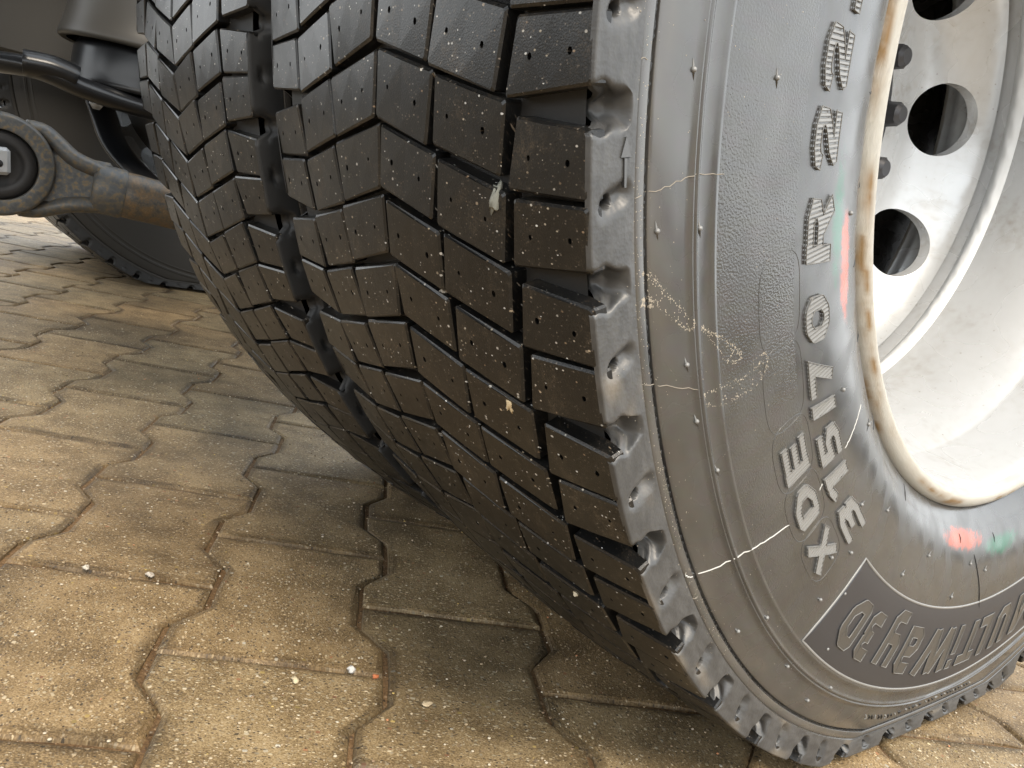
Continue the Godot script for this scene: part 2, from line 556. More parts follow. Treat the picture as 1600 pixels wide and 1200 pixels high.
# rows of the outer sidewall: (x, r) from the rim lip outwards
const SMOOTH := [[0.1190, 0.2945], [0.1240, 0.2975], [0.1280, 0.3005], [0.1315, 0.3045], [0.1338, 0.3080], [0.1352, 0.3105], [0.1362, 0.3122], [0.1372, 0.3138], [0.1405, 0.3200], [0.1435, 0.3275], [0.1460, 0.3360], [0.1480, 0.3450], [0.1494, 0.3540], [0.1503, 0.3640], [0.1508, 0.3740], [0.1510, 0.3830]]
const GRAIN := [[0.1510, 0.3830], [0.1512, 0.3900], [0.1512, 0.4000], [0.1510, 0.4100], [0.1507, 0.4190], [0.1503, 0.4280], [0.1499, 0.4330]]
const RIDGE := [[0.1499, 0.4330], [0.1502, 0.4342], [0.1502, 0.4350], [0.1495, 0.4362], [0.1489, 0.4380], [0.1487, 0.4400], [0.1486, 0.4420], [0.1488, 0.4432], [0.1496, 0.4440], [0.1496, 0.4448], [0.1489, 0.4453], [0.1487, 0.4458], [0.1495, 0.4463], [0.1495, 0.4470], [0.1483, 0.4480], [0.1479, 0.4500], [0.1476, 0.4540], [0.1470, 0.4580], [0.1462, 0.4620], [0.1453, 0.4655], [0.1449, 0.4668], [0.1444, 0.4671], [0.1420, 0.4673], [0.1420, 0.4686], [0.1446, 0.4688], [0.1450, 0.4693], [0.1452, 0.4715], [0.1453, 0.4734], [0.1446, 0.4739], [0.1446, 0.4743], [0.1455, 0.4748]]

func side_tint(a: float, r: float) -> Color:
	# bare rubber with a film of dust, plus the green and orange paint marks near the bead
	var d := rad_to_deg(a)
	if d > 180: d -= 360
	var v := 0.05 + 0.016 * coarse.get_noise_2d(d * 1.5, r * 900) + 0.008 * fine.get_noise_2d(d * 9, r * 4000)
	var c := Color(v, v * 0.985, v * 0.95)
	c = c.lerp(Color(0.11, 0.1, 0.085), clampf(0.25 * smoothstep(0.445, 0.47, r) * (1.0 + fine.get_noise_2d(d * 6, r * 3000)), 0, 1))
	var n := fine.get_noise_2d(d * 80, r * 14000) * 0.55 + coarse.get_noise_2d(d * 14, r * 2600) * 0.5
	var blob := func(da: float, wa: float, rc: float, wr: float) -> float:
		var e := pow((d - da) / wa, 2) + pow((r - rc) / wr, 2)
		return clampf((1.15 - e + n * 1.0) * 1.0, 0, 0.97)
	c = c.lerp(Color(0.0, 0.085, 0.04), blob.call(-22.6, 5.2, 0.3470, 0.0056))
	c = c.lerp(Color(0.5, 0.05, 0.0), blob.call(-27.4, 4.8, 0.3365, 0.0052))
	c = c.lerp(Color(0.0, 0.085, 0.04), blob.call(-97.0, 5.0, 0.327, 0.0075))
	c = c.lerp(Color(0.45, 0.05, 0.0), blob.call(-85.0, 6.0, 0.319, 0.0075))
	return c

func finer(rows: Array, n: int) -> Array:
	var c := curve_points(rows.map(func(q): return Vector2(q[0], q[1])), (rows.size() - 1) * n)
	return c.map(func(q): return [q.x, q.y])

func sidewall_rows(rows: Array, sgn: float, segs: int, detail: bool) -> ArrayMesh:
	var p := PackedVector3Array()
	var uv := PackedVector2Array()
	var col := PackedColorArray()
	for j in rows.size():
		for i in segs + 1:
			var a := TAU * i / segs
			p.append(on_tyre(rows[j][0] * sgn, rows[j][1], a))
			uv.append(Vector2(a * 0.41, rows[j][1]) / 0.16)
			col.append(side_tint(a, rows[j][1]) if detail else Color(0.045, 0.042, 0.038))
	return grid(p, segs + 1, rows.size(), false, func(q): return q - Vector3(sgn, 0, 0), false, uv, col)

func shoulder_ring(sgn: float, void0: float, detail: bool) -> ArrayMesh:
	# the side face of the shoulder blocks with its scallops: a broad one per pitch and a small one with a pin hole between
	var angs := PackedFloat32Array()
	var d := -130.0
	while d < 230.0:
		angs.append(d)
		var m := fposmod(d - void0 - 3.72, 7.5)
		var near_hole := m < 0.55 or m > 6.95
		if detail and d > -118 and d < 8:
			d += 0.07 if near_hole else 0.14
		else:
			d += 0.5
	angs.append(230.0)
	var rows := 30 if detail else 12
	var p := PackedVector3Array()
	var uv := PackedVector2Array()
	var col := PackedColorArray()
	for j in rows + 2:
		for deg in angs:
			var t := minf(j, rows - 1) / (rows - 1.0)
			var nom := 0.4746 + 0.0212 * t
			var k := roundf((deg - void0) / 7.5)
			var s := deg_to_rad(deg - void0 - k * 7.5) * 0.488
			var wob := 0.0007 * sin(k * 5.0 + nom * 700)
			var dist := Vector2(s, maxf(0.0, 0.4888 - nom)).length() + wob
			var open := 1.0 - smoothstep(0.0048, 0.0086, absf(s) + wob)
			var deep := 0.0135 * (1.0 - smoothstep(0.0015, 0.0098, dist)) * (0.35 + 0.65 * t)
			var r := 0.4746 + (0.0212 - 0.0100 * open) * t
			var k2 := roundf((deg - void0 - 3.72) / 7.5)
			var s2 := deg_to_rad(deg - void0 - 3.72 - k2 * 7.5) * 0.488
			var rl := clampf(nom, 0.4815 + sin(k2 * 3.0) * 0.0008, 0.4875)
			var d2 := Vector2(s2 + (nom - 0.486) * 0.35, nom - rl).length()
			deep += 0.0034 * (1.0 - smoothstep(0.0008, 0.0066, d2)) * (0.5 + 0.5 * smoothstep(-0.006, 0.004, s2 * sgn))
			var dh := Vector2(s2 - 0.0006, (nom - 0.4876) * 0.9).length()
			var hole := 1.0 - smoothstep(0.0014, 0.0029, dh)
			deep += 0.009 * hole
			var x := 0.1457 + 0.0003 * sin(t * PI)
			if j >= rows:
				r += 0.0003 * (j - rows + 1)
				x -= 0.0006 + 0.002 * (j - rows)
			var a := deg_to_rad(deg)
			p.append(on_tyre((x - deep * (1.0 if detail else 0.4)) * sgn, r, a))
			uv.append(Vector2(a * 0.488, r) / 0.06)
			var n := 0.5 + 0.5 * fine.get_noise_2d(deg * 22, r * 8000)
			var n2 := 0.5 + 0.5 * coarse.get_noise_2d(deg * 7, r * 1500 + 50)
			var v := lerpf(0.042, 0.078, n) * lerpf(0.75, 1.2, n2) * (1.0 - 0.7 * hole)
			var dust := smoothstep(0.66, 0.95, n2) * 0.5
			col.append(Color(v, v, v * 0.99).lerp(Color(0.27, 0.22, 0.155), dust) if detail else Color(0.022, 0.021, 0.02))
	return grid(p, angs.size(), rows + 2, false, func(q): return q - Vector3(sgn, 0, 0), false, uv, col)

func make_tyre(root: Node3D, turned: bool, full: bool) -> MeshInstance3D:
	# the carcass (groove floor) is the tyre's own mesh; sidewalls, shoulders and blocks are its pieces
	var prof := []
	for k in 15:
		var x := lerpf(-0.1345, 0.1345, k / 14.0)
		prof.append([x, tread_r(x) - 0.0085])
	var p := PackedVector3Array()
	var uv := PackedVector2Array()
	for q in prof:
		for i in 361:
			var a := TAU * i / 360
			p.append(on_tyre(q[0], q[1], a))
			uv.append(Vector2(q[0], a * 0.5) / 0.22)
	var ty := part("tyre", grid(p, 361, prof.size(), false, func(q): return Vector3(q.x, HUB, 0), false, uv), M.groove, root)
	var sides := [1.0, -1.0]
	for s in sides:
		var dt: bool = full and s > 0 and not turned
		var segs := 900 if dt else 300
		part("sidewall", sidewall_rows(finer(SMOOTH, 4) if dt else SMOOTH, s, segs, dt), M.side if dt or full else M.dusty_side, ty)
		part("sidewall", sidewall_rows(GRAIN, s, segs, dt), M.side_grain if dt else (M.side if full else M.dusty_side), ty)
		part("sidewall_ridges", sidewall_rows(RIDGE, s, segs, dt), M.side if dt or full else M.dusty_side, ty)
		part("shoulder", shoulder_ring(s, -14.65 if not turned else -9.05, dt), M.shoulder if dt else M.groove, ty)
	var rest := SurfaceTool.new()
	rest.begin(Mesh.PRIMITIVE_TRIANGLES)
	rest.set_smooth_group(-1)
	for k in 96:
		var kk := k - 30
		for c in 6:
			var mid := row_angle((COLS[c] + COLS[c + 1]) / 2.0, kk, turned)
			if full and mid > -84 and mid < 6:
				var st := SurfaceTool.new()
				st.begin(Mesh.PRIMITIVE_TRIANGLES)
				st.set_smooth_group(-1)
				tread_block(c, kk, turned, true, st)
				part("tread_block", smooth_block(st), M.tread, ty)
			else:
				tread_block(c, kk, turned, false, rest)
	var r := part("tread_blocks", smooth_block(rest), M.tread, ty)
	r.set_meta("kind", "stuff")
	return ty

# ------------------------------------------------------------------ rims
func make_rim(root: Node3D, sgn: float, nuts: bool) -> void:
	var up := Transform3D(Basis(Vector3.RIGHT, 0.0 if nuts else 0.22), Vector3(0, HUB, 0))
	var f := func(rows): return rows.map(func(q): return Vector2(q[0] * sgn, q[1]))
	# barrel, seen from inside the dish: from the lip to the drop well and on to the far bead
	var barrel = f.call([[0.1245, 0.2842], [0.1215, 0.2818], [0.1150, 0.2805], [0.0950, 0.2795], [0.0700, 0.2770], [0.0660, 0.2762], [0.0450, 0.2680], [0.0150, 0.2640], [-0.0250, 0.2625], [-0.0640, 0.2622], [-0.1000, 0.2630], [-0.1150, 0.2800], [-0.1250, 0.2830]])
	var rim := part("rim", lathe(barrel, 240, true), M.rim, root, up)
	var lipc := func(a, j):
		var n := coarse.get_noise_2d(a * 130, j * 8.0) * 0.5 + 0.5
		var n2 := fine.get_noise_2d(a * 500, j * 60.0) * 0.5 + 0.5
		var stain := clampf(smoothstep(0.34, 0.66, n) * (0.25 + 0.95 * smoothstep(0.2, 0.8, n2)), 0, 1) * (1.0 if j > 4 else 0.2)
		return Color(0.52, 0.5, 0.445).lerp(Color(0.27, 0.165, 0.07), stain)
	var lip = f.call([[0.1240, 0.2838], [0.1275, 0.2850], [0.1305, 0.2868], [0.1318, 0.2885], [0.1322, 0.2905], [0.1315, 0.2935], [0.1300, 0.2962], [0.1270, 0.2985], [0.1220, 0.2990], [0.1180, 0.2985]])
	part("rim_lip", lathe(lip, 720, false, lipc, 8.0), M.rim_lip, rim)
	part("rim_lip", lathe(f.call([[-0.1245, 0.2838], [-0.1300, 0.2868], [-0.1322, 0.2905], [-0.1270, 0.2985], [-0.1180, 0.2985]]), 120, false, func(a, j): return Color(0.3, 0.28, 0.25)), M.rim_lip, rim)
	# weld bead between disc and barrel, uneven
	var wp := PackedVector3Array()
	for j in 7:
		for i in 480:
			var a := TAU * i / 480
			var t := j / 6.0
			var bump := 0.0012 * fine.get_noise_2d(a * 420, j * 25.0) * (1.0 if sin(a * 2.0 + 1.0) > -0.3 else 0.3)
			wp.append(Vector3((-0.0485 + 0.0155 * t) * sgn, (0.2622 - (0.0042 + bump) * sin(t * PI)) * sin(a), (0.2622 - (0.0042 + bump) * sin(t * PI)) * cos(a)))
	part("weld_bead", grid(wp, 480, 7, true, func(q): return Vector3(q.x, 0, 0), true), M.seam_weld, rim)
	# disc with ten hand holes
	var sec := PackedVector3Array()
	var path := func(t: float) -> Vector2:    # t 0 at the bolt flange, 1 at the outer edge of the disc
		var s := t * 0.1250
		if s < 0.016:
			return Vector2(-0.1135 - 0.0, 0.1640 + s)
		var u := (s - 0.016) / 0.109
		return Vector2(-0.1135 + 0.0575 * pow(u, 1.55), 0.180 + 0.0725 * (1.0 - pow(1.0 - u, 1.45)))
	var on_disc := func(s: float, ang: float) -> Vector3:
		var q: Vector2 = path.call(clampf(s, 0, 1))
		return Vector3(q.x * sgn, q.y * sin(ang), q.y * cos(ang))
	var nb := 64
	var rings := 9
	for hole in 10:
		var ca := deg_to_rad(168.8 + 36.0 * hole)
		var pts := PackedVector3Array()
		for j in rings + 2:
			for i in nb:
				var th := TAU * i / nb
				var e := Vector2(cos(th) * deg_to_rad(9.6), sin(th) * 0.345)        # (angle, t)
				var c := Vector2(cos(th), sin(th))
				var sc := 1.0 / maxf(absf(c.x), absf(c.y))
				var box := Vector2(c.x * sc * deg_to_rad(18.0), c.y * sc * 0.5)
				var w: Vector2
				if j < 2:
					w = e
				else:
					w = e.lerp(box, pow((j - 2) / float(rings - 1), 1.3))
				var q: Vector3 = on_disc.call(w.y + 0.5, ca + w.x)
				if j == 0:
					q += Vector3(-0.011 * sgn, 0, 0)
				pts.append(q)
		part("rim_disc", grid(pts, nb, rings + 2, true, func(q): return q - Vector3(sgn, 0, 0) - Vector3(0, q.y, q.z) * 0.5, false), M.rim, rim)
	part("disc_flange", lathe(f.call([[-0.1135, 0.1640], [-0.1136, 0.1500], [-0.1136, 0.1005], [-0.1150, 0.1000], [-0.1300, 0.1000]]), 160), M.rim, rim)
	part("disc_edge", lathe(f.call([[-0.0560, 0.2525], [-0.0590, 0.2535], [-0.0660, 0.2530], [-0.0700, 0.2500]]), 240, false), M.rim, rim)
	if nuts:
		part("nut_ring", lathe(f.call([[-0.1130, 0.1350], [-0.1085, 0.1350], [-0.1075, 0.1340], [-0.1075, 0.1060], [-0.1130, 0.1050]]), 160), M.nut, rim)
		var st := SurfaceTool.new()
		st.begin(Mesh.PRIMITIVE_TRIANGLES)
		var lay := Basis(Vector3(0, 0, 1), -PI / 2)
		for c in [[0.0115, 0.0125, 0.018, 6, 0.009], [0.0075, 0.0105, 0.004, 24, 0.020], [0.0150, 0.0155, 0.004, 32, 0.0]]:
			var cy := CylinderMesh.new()
			cy.top_radius = c[0]; cy.bottom_radius = c[1]; cy.height = c[2]; cy.radial_segments = c[3]
			st.append_from(cy, 0, Transform3D(lay, Vector3(c[4], 0, 0)))
		var nm := st.commit()
		for k in 14:
			var a := deg_to_rad(143.0 + 25.714 * k)
			part("wheel_nut", nm, M.nut, rim, Transform3D(Basis(Vector3.RIGHT, k * 0.7), Vector3(-0.1065 * sgn, NUT_R * sin(a), NUT_R * cos(a))))
		part("hub", lathe(f.call([[-0.1300, 0.1000], [-0.1160, 0.0990], [-0.1130, 0.0950], [-0.1120, 0.0010]]), 96), M.hub, rim)

# ------------------------------------------------------------------ raised writing
# strokes of each glyph on a box of height 1: [width, [polylines], [closed polylines]]
func glyphs() -> Dictionary:
	var V := func(s: Array) -> PackedVector2Array:
		var o := PackedVector2Array()
		for k in range(0, s.size(), 2):
			o.append(Vector2(s[k], s[k + 1]))
		return o
	return {
		"3": [0.86, [V.call([0.08, 0.86, 0.52, 0.86, 0.68, 0.78, 0.68, 0.62, 0.52, 0.52, 0.3, 0.52]), V.call([0.5, 0.52, 0.7, 0.42, 0.7, 0.24, 0.54, 0.14, 0.08, 0.14])], []],
		"1": [0.62, [V.call([0.02, 0.74, 0.22, 0.86, 0.4, 0.86]), V.call([0.42, 1.0, 0.42, 0.0])], []],
		"5": [0.86, [V.call([0.72, 0.86, 0.2, 0.86, 0.2, 0.52, 0.5, 0.56, 0.68, 0.46, 0.68, 0.24, 0.52, 0.14, 0.08, 0.14])], []],
		"/": [0.5, [V.call([0.2, 0.0, 0.26, 1.0])], []],
		"7": [0.8, [V.call([0.04, 0.86, 0.62, 0.86, 0.3, 0.0])], []],
		"0": [0.92, [], [V.call([0.18, 0.32, 0.18, 0.68, 0.34, 0.87, 0.56, 0.87, 0.72, 0.68, 0.72, 0.32, 0.56, 0.13, 0.34, 0.13])]],
		"R": [1.05, [V.call([0.2, 0.0, 0.2, 1.0]), V.call([0.2, 0.86, 0.62, 0.86, 0.78, 0.76, 0.78, 0.58, 0.62, 0.46, 0.2, 0.46]), V.call([0.5, 0.46, 0.86, -0.02])], []],
		"2": [0.98, [V.call([0.1, 0.66, 0.14, 0.8, 0.3, 0.87, 0.56, 0.87, 0.74, 0.78, 0.74, 0.6, 0.6, 0.46, 0.34, 0.3, 0.22, 0.14, 0.86, 0.14])], []],
		".": [0.3, [V.call([0.12, 0.0, 0.12, 0.24])], []],
		"X": [1.0, [V.call([0.1, 0.0, 0.8, 1.0]), V.call([0.1, 1.0, 0.8, 0.0])], []],
		"D": [1.0, [], [V.call([0.2, 0.14, 0.2, 0.86, 0.52, 0.86, 0.76, 0.66, 0.76, 0.34, 0.52, 0.14])]],
		"E": [0.9, [V.call([0.2, 0.0, 0.2, 1.0]), V.call([0.2, 0.86, 0.8, 0.86]), V.call([0.2, 0.5, 0.74, 0.5]), V.call([0.2, 0.14, 0.8, 0.14])], []],
		"M": [1.15, [V.call([0.16, 0.0, 0.16, 1.0]), V.call([0.2, 0.94, 0.55, 0.2]), V.call([0.55, 0.2, 0.9, 0.94]), V.call([0.94, 0.0, 0.94, 1.0])], []],
		"U": [0.86, [V.call([0.16, 1.0, 0.16, 0.26, 0.28, 0.12, 0.5, 0.12, 0.62, 0.26, 0.62, 1.0])], []],
		"L": [0.7, [V.call([0.16, 1.0, 0.16, 0.12, 0.62, 0.12])], []],
		"T": [0.8, [V.call([0.02, 0.88, 0.72, 0.88]), V.call([0.37, 0.88, 0.37, 0.0])], []],
		"i": [0.34, [V.call([0.14, 0.0, 0.14, 0.66]), V.call([0.14, 0.8, 0.14, 1.0])], []],
		"W": [1.3, [V.call([0.1, 1.0, 0.3, 0.02]), V.call([0.3, 0.02, 0.6, 0.98]), V.call([0.6, 0.98, 0.88, 0.02]), V.call([0.88, 0.02, 1.12, 1.0])], []],
		"a": [0.84, [V.call([0.12, 0.86, 0.5, 0.86, 0.64, 0.74, 0.64, 0.1, 0.26, 0.1, 0.14, 0.2, 0.14, 0.38, 0.26, 0.5, 0.62, 0.5])], []],
		"y": [0.84, [V.call([0.14, 0.9, 0.14, 0.46, 0.26, 0.34, 0.62, 0.34]), V.call([0.62, 0.9, 0.62, 0.0, 0.5, -0.12, 0.16, -0.12])], []],
	}

func spans(rings: Array, s: float) -> Array:
	# intervals of t inside the rings (each entry is a set of even-odd polygons; the entries are joined) at this s
	var all := []
	for set_ in rings:
		var hits := []
		for poly in set_:
			for k in poly.size():
				var a: Vector2 = poly[k]
				var b: Vector2 = poly[(k + 1) % poly.size()]
				if (a.x <= s) != (b.x <= s):
					hits.append(a.y + (b.y - a.y) * (s - a.x) / (b.x - a.x))
		hits.sort()
		for k in range(0, hits.size() - 1, 2):
			all.append(Vector2(hits[k], hits[k + 1]))
	all.sort_custom(func(a, b): return a.x < b.x)
	var out := []
	for v in all:
		if out.size() > 0 and v.x <= out[-1].y + 1e-4:
			out[-1].y = maxf(out[-1].y, v.y)
		else:
			out.append(v)
	return out

func side_x(r: float) -> float:
	for rows in [SMOOTH, GRAIN, RIDGE]:
		for k in rows.size() - 1:
			if r >= rows[k][1] and r <= rows[k + 1][1]:
				return lerpf(rows[k][0], rows[k + 1][0], (r - rows[k][1]) / (rows[k + 1][1] - rows[k][1]))
	return 0.1455

func raised_letter(ch: String, from_deg: float, to_deg: float, r0: float, r1: float, weight: float, hatch: float, high: float, slant: float, parent: Node, mat: Material) -> void:
	var g = glyphs()[ch]
	var rings := []
	for line in g[1]:
		rings.append(Geometry2D.offset_polyline(line, weight, Geometry2D.JOIN_MITER, Geometry2D.END_BUTT))
	for line in g[2]:
		rings.append(Geometry2D.offset_polyline(line, weight, Geometry2D.JOIN_ROUND, Geometry2D.END_JOINED))
	var lo := 1e9
	var hi := -1e9
	var slanted := []
	for set_ in rings:
		var ss := []
		for poly in set_:
			var q := PackedVector2Array()
			for v in poly:
				var x: float = v.x + slant * v.y
				lo = minf(lo, x); hi = maxf(hi, x)
				q.append(Vector2(x, v.y))
			ss.append(q)
		slanted.append(ss)
	rings = []
	for set_ in slanted:
		var ss := []
		for poly in set_:
			var q := PackedVector2Array()
			for v in poly:
				q.append(Vector2((v.x - lo) / (hi - lo), v.y))
			ss.append(q)
		rings.append(ss)
	if true:
		# a bright raised bead runs round the outline of the smooth letters
		var shapes: Array = []
		var inner_holes: Array = []
		for set_ in rings:
			for poly in set_:
				if Geometry2D.is_polygon_clockwise(poly):
					inner_holes.append(poly)
					continue
				var acc: PackedVector2Array = poly
				var keep := []
				for other in shapes:
					var outer := []
					var cut := []
					for m in Geometry2D.merge_polygons(acc, other):
						if Geometry2D.is_polygon_clockwise(m): cut.append(m)
						else: outer.append(m)
					if outer.size() == 1:
						acc = outer[0]
						inner_holes.append_array(cut)
					else:
						keep.append(other)
				keep.append(acc)
				shapes = keep
		for poly in shapes + inner_holes:
			var path := []
			for k in poly.size() + 1:
				var v: Vector2 = poly[k % poly.size()]
				var w: Vector2 = poly[(k + 1) % poly.size()]
				for e in (3 if k < poly.size() else 1):
					var u := v.lerp(w, e / 3.0)
					path.append(on_tyre(side_x(lerpf(r0, r1, u.y)) + high, lerpf(r0, r1, u.y), deg_to_rad(lerpf(from_deg, to_deg, u.x))))
			part("letter_bead", tube(path, path.map(func(q): return 0.00036 if hatch <= 0 else 0.0003), 6), M.bead, parent)
	var rm := (r0 + r1) / 2
	var length := deg_to_rad(to_deg - from_deg) * rm
	var n := int(length / 0.00028)
	var st := SurfaceTool.new()
	st.begin(Mesh.PRIMITIVE_TRIANGLES)
	st.set_smooth_group(-1)
	var P := func(s, t, h):
		var r := lerpf(r0, r1, t)
		return on_tyre(side_x(r) + h, r, deg_to_rad(lerpf(from_deg, to_deg, s)))
	var face := func(a, b, c, d, out: Vector3):
		var nn: Vector3 = (b - a).cross(c - a)
		var q := [a, b, c, d] if nn.dot(out) < 0 else [a, d, c, b]
		for t in [[0, 1, 2], [0, 2, 3]]:
			for k in t:
				st.add_vertex(q[k])
	for k in n:
		var s0 := float(k) / n
		var s1 := float(k + 1) / n
		var m0 := spans(rings, s0 + 0.02 / n)
		var m1 := spans(rings, s1 - 0.02 / n)
		if m0.size() != m1.size():
			m0 = spans(rings, (s0 + s1) / 2)
			m1 = m0
		var h := high
		if hatch > 0:
			var ph := fposmod(s0 * length / hatch, 1.0)
			h = high * (1.0 if ph < 0.6 else 0.25)
		var h1 := high
		if hatch > 0:
			h1 = high * (1.0 if fposmod(s1 * length / hatch, 1.0) < 0.6 else 0.25)
		for v in m0.size():
			var a: Vector2 = m0[v]
			var b: Vector2 = m1[v]
			var up := Vector3(1, 0, 0)
			var q0 = P.call(s0, a.x, h); var q1 = P.call(s1, b.x, h1); var q2 = P.call(s1, b.y, h1); var q3 = P.call(s0, a.y, h)
			face.call(q0, q1, q2, q3, up)
			var e0 = P.call(s0, a.x, 0.0); var e1 = P.call(s1, b.x, 0.0); var e2 = P.call(s1, b.y, 0.0); var e3 = P.call(s0, a.y, 0.0)
			var rad: Vector3 = (q3 - q0)
			face.call(q0, q1, e1, e0, -rad)
			face.call(q2, q3, e3, e2, rad)
			var tan_: Vector3 = (q1 - q0)
			face.call(q0, q3, e3, e0, -tan_)
			face.call(q1, q2, e2, e1, tan_)
	st.generate_normals()
	part("raised_letter", st.commit(), mat, parent)

func ribbon(pts: Array, w: float, h: float, lift := 0.0) -> ArrayMesh:
	# a thin raised line along (degrees, r) points of the outer sidewall
	var path := []
	for q in pts:
		path.append(on_tyre(side_x(q.y) + lift, q.y, deg_to_rad(q.x)))
	var rad := []
	for k in path.size():
		var t := 0.6 if k == 0 or k == path.size() - 1 else 1.0
		rad.append(Vector2(w * t, w * t) if h <= 0 else Vector2(w * t, h * t))
	return tube(path, rad, 8)

func dense(pts: Array, n: int, jig := 0.0) -> Array:
	var c := curve_points(pts.map(func(q): return Vector2(q[0], q[1])), n)
	for k in c.size():
		c[k] += Vector2(rng.randf_range(-1, 1) * jig * 130, rng.randf_range(-1, 1) * jig)
	return c

# ------------------------------------------------------------------ paving
const PAVE_O := Vector3(-0.3457, 0, 0.5255)
const PAVE_ANG := 1.0723
const PAVE_A := 0.1303
const PAVE_B := 0.1896
const PAVE_D := 0.0098

func pave_world(u: float, v: float) -> Vector3:
	return PAVE_O + Vector3(u * cos(PAVE_ANG) - v * sin(PAVE_ANG), 0, -(u * sin(PAVE_ANG) + v * cos(PAVE_ANG)))

func paver_outline(c: int, m: int) -> Array:
	var prof := [[0.0, 1], [0.19, 1], [0.34, -1], [0.66, -1], [0.81, 1], [1.0, 1]]
	var out := []
	for q in prof:
		out.append(Vector2((c + 1) * PAVE_A + q[1] * PAVE_D, m * PAVE_B / 2 + q[0] * PAVE_B))
	for k in prof.size():
		var q = prof[prof.size() - 1 - k]
		out.append(Vector2(c * PAVE_A - q[1] * PAVE_D, m * PAVE_B / 2 + q[0] * PAVE_B))
	return out

func inset(poly: Array, d: float) -> Array:
	var out := []
	var n := poly.size()
	for k in n:
		var a: Vector2 = poly[(k + n - 1) % n]
		var b: Vector2 = poly[k]
		var c: Vector2 = poly[(k + 1) % n]
		var n1 := (b - a).normalized().orthogonal()
		var n2 := (c - b).normalized().orthogonal()
		var s := (n1 + n2)
		out.append(b - s * d / (1.0 + n1.dot(n2)) * (-1.0))
	return out

func area(poly: Array) -> float:
	var s := 0.0
	for k in poly.size():
		s += poly[k].cross(poly[(k + 1) % poly.size()])
	return s / 2

func paver_into(st: SurfaceTool, c: int, m: int) -> void:
	var o := []
	var base := paver_outline(c, m)
	for k in base.size():
		var a: Vector2 = base[k]
		var b: Vector2 = base[(k + 1) % base.size()]
		var parts := maxi(1, int(a.distance_to(b) / 0.021))
		for e in parts:
			o.append(a.lerp(b, float(e) / parts))
	var g := inset(o, 0.0016)
	if absf(area(g)) > absf(area(o)):
		g = inset(o, -0.0016)
	var sgn := 1.0
	var t1 := inset(g, 0.0012)
	if absf(area(t1)) > absf(area(g)):
		sgn = -1.0
		t1 = inset(g, -0.0012)
	var t2 := inset(g, 0.0042 * sgn)
	var jig := func(ring: Array, a: float): return ring.map(func(q): return q + Vector2(rng.randf_range(-a, a), rng.randf_range(-a, a)))
	g = jig.call(g, 0.0009); t1 = jig.call(t1, 0.0006); t2 = jig.call(t2, 0.0013)
	var ctr := Vector2((c + 0.5) * PAVE_A, (m + 1) * PAVE_B / 2)
	var sx := rng.randf_range(-0.006, 0.006)
	var sz := rng.randf_range(-0.006, 0.006)
	var drop := rng.randf_range(0.0006, 0.0014)
	var off := Vector2(rng.randf() * 3, rng.randf() * 3)
	var rot := rng.randi() % 4
	var tone := rng.randf_range(0.86, 1.06)
	var warm := rng.randf_range(-0.04, 0.04)
	var P := func(q: Vector2, y: float) -> Vector3:
		var d := q - ctr
		return pave_world(q.x, q.y) + Vector3(0, y - drop + d.x * sx + d.y * sz, 0)
	var t3: Array = []
	for q in t2:
		var d: Vector2 = ctr - q
		t3.append(q + d * clampf(rng.randf_range(0.002, 0.009) / d.length(), 0.0, 0.4))
	var stain := func(q: Vector2, edge: float) -> Color:
		var w := pave_world(q.x, q.y)
		var damp := smoothstep(-0.1, 0.45, coarse.get_noise_2d(w.x * 190 + 40, w.z * 190))
		var v := tone * lerpf(0.92, 0.56, damp) * (1.0 - edge * rng.randf_range(0.12, 0.58))
		return Color(v * (1 + warm), v * (1.0 - 0.03 * edge), v * (1 - warm) * (1.0 - 0.08 * edge))
	var put := func(q, y, c):
		st.set_color(c)
		st.set_uv((q - ctr).rotated(rot * PI / 2 + warm) / 0.34 + off)
		st.add_vertex(P.call(q, y))
	var n := g.size()
	var c3: Array = []
	var c2: Array = []
	for k in n:
		c3.append(stain.call(t3[k], 0.0))
		c2.append(stain.call(t2[k], 1.0))
	for k in n:
		var k2 := (k + 1) % n
		for lay in [[t3, -0.0002, t2, -0.0003, c3, c2], [t2, -0.0003, t1, -0.0012, c2, c2], [t1, -0.0012, g, -0.0035, c2, c2], [g, -0.0035, g, -0.030, c2, c2]]:
			var q := [[lay[0][k], lay[1], lay[4][k]], [lay[0][k2], lay[1], lay[4][k2]], [lay[2][k2], lay[3], lay[5][k2]], [lay[2][k], lay[3], lay[5][k]]]
			var nn: Vector3 = (P.call(q[1][0], q[1][1]) - P.call(q[0][0], q[0][1])).cross(P.call(q[2][0], q[2][1]) - P.call(q[0][0], q[0][1]))
			var mid3: Vector3 = P.call(q[0][0], q[0][1]) - P.call(ctr, -0.02)
			if lay[0] == t3: mid3 = Vector3.UP
			var order := [0, 1, 2, 0, 2, 3] if nn.dot(mid3) < 0 else [0, 2, 1, 0, 3, 2]
			for i in order:
				put.call(q[i][0], q[i][1], q[i][2])
	var cc = stain.call(ctr, 0.0)
	for k in n:
		var a: Vector2 = ctr
		var b: Vector2 = t3[k]
		var d: Vector2 = t3[(k + 1) % n]
		var nn: Vector3 = (P.call(b, 0.0) - P.call(a, 0.0)).cross(P.call(d, 0.0) - P.call(a, 0.0))
		var tri := [[a, cc], [b, c3[k]], [d, c3[(k + 1) % n]]]
		if nn.y > 0:
			tri.reverse()
		for q in tri:
			put.call(q[0], -0.0002, q[1])

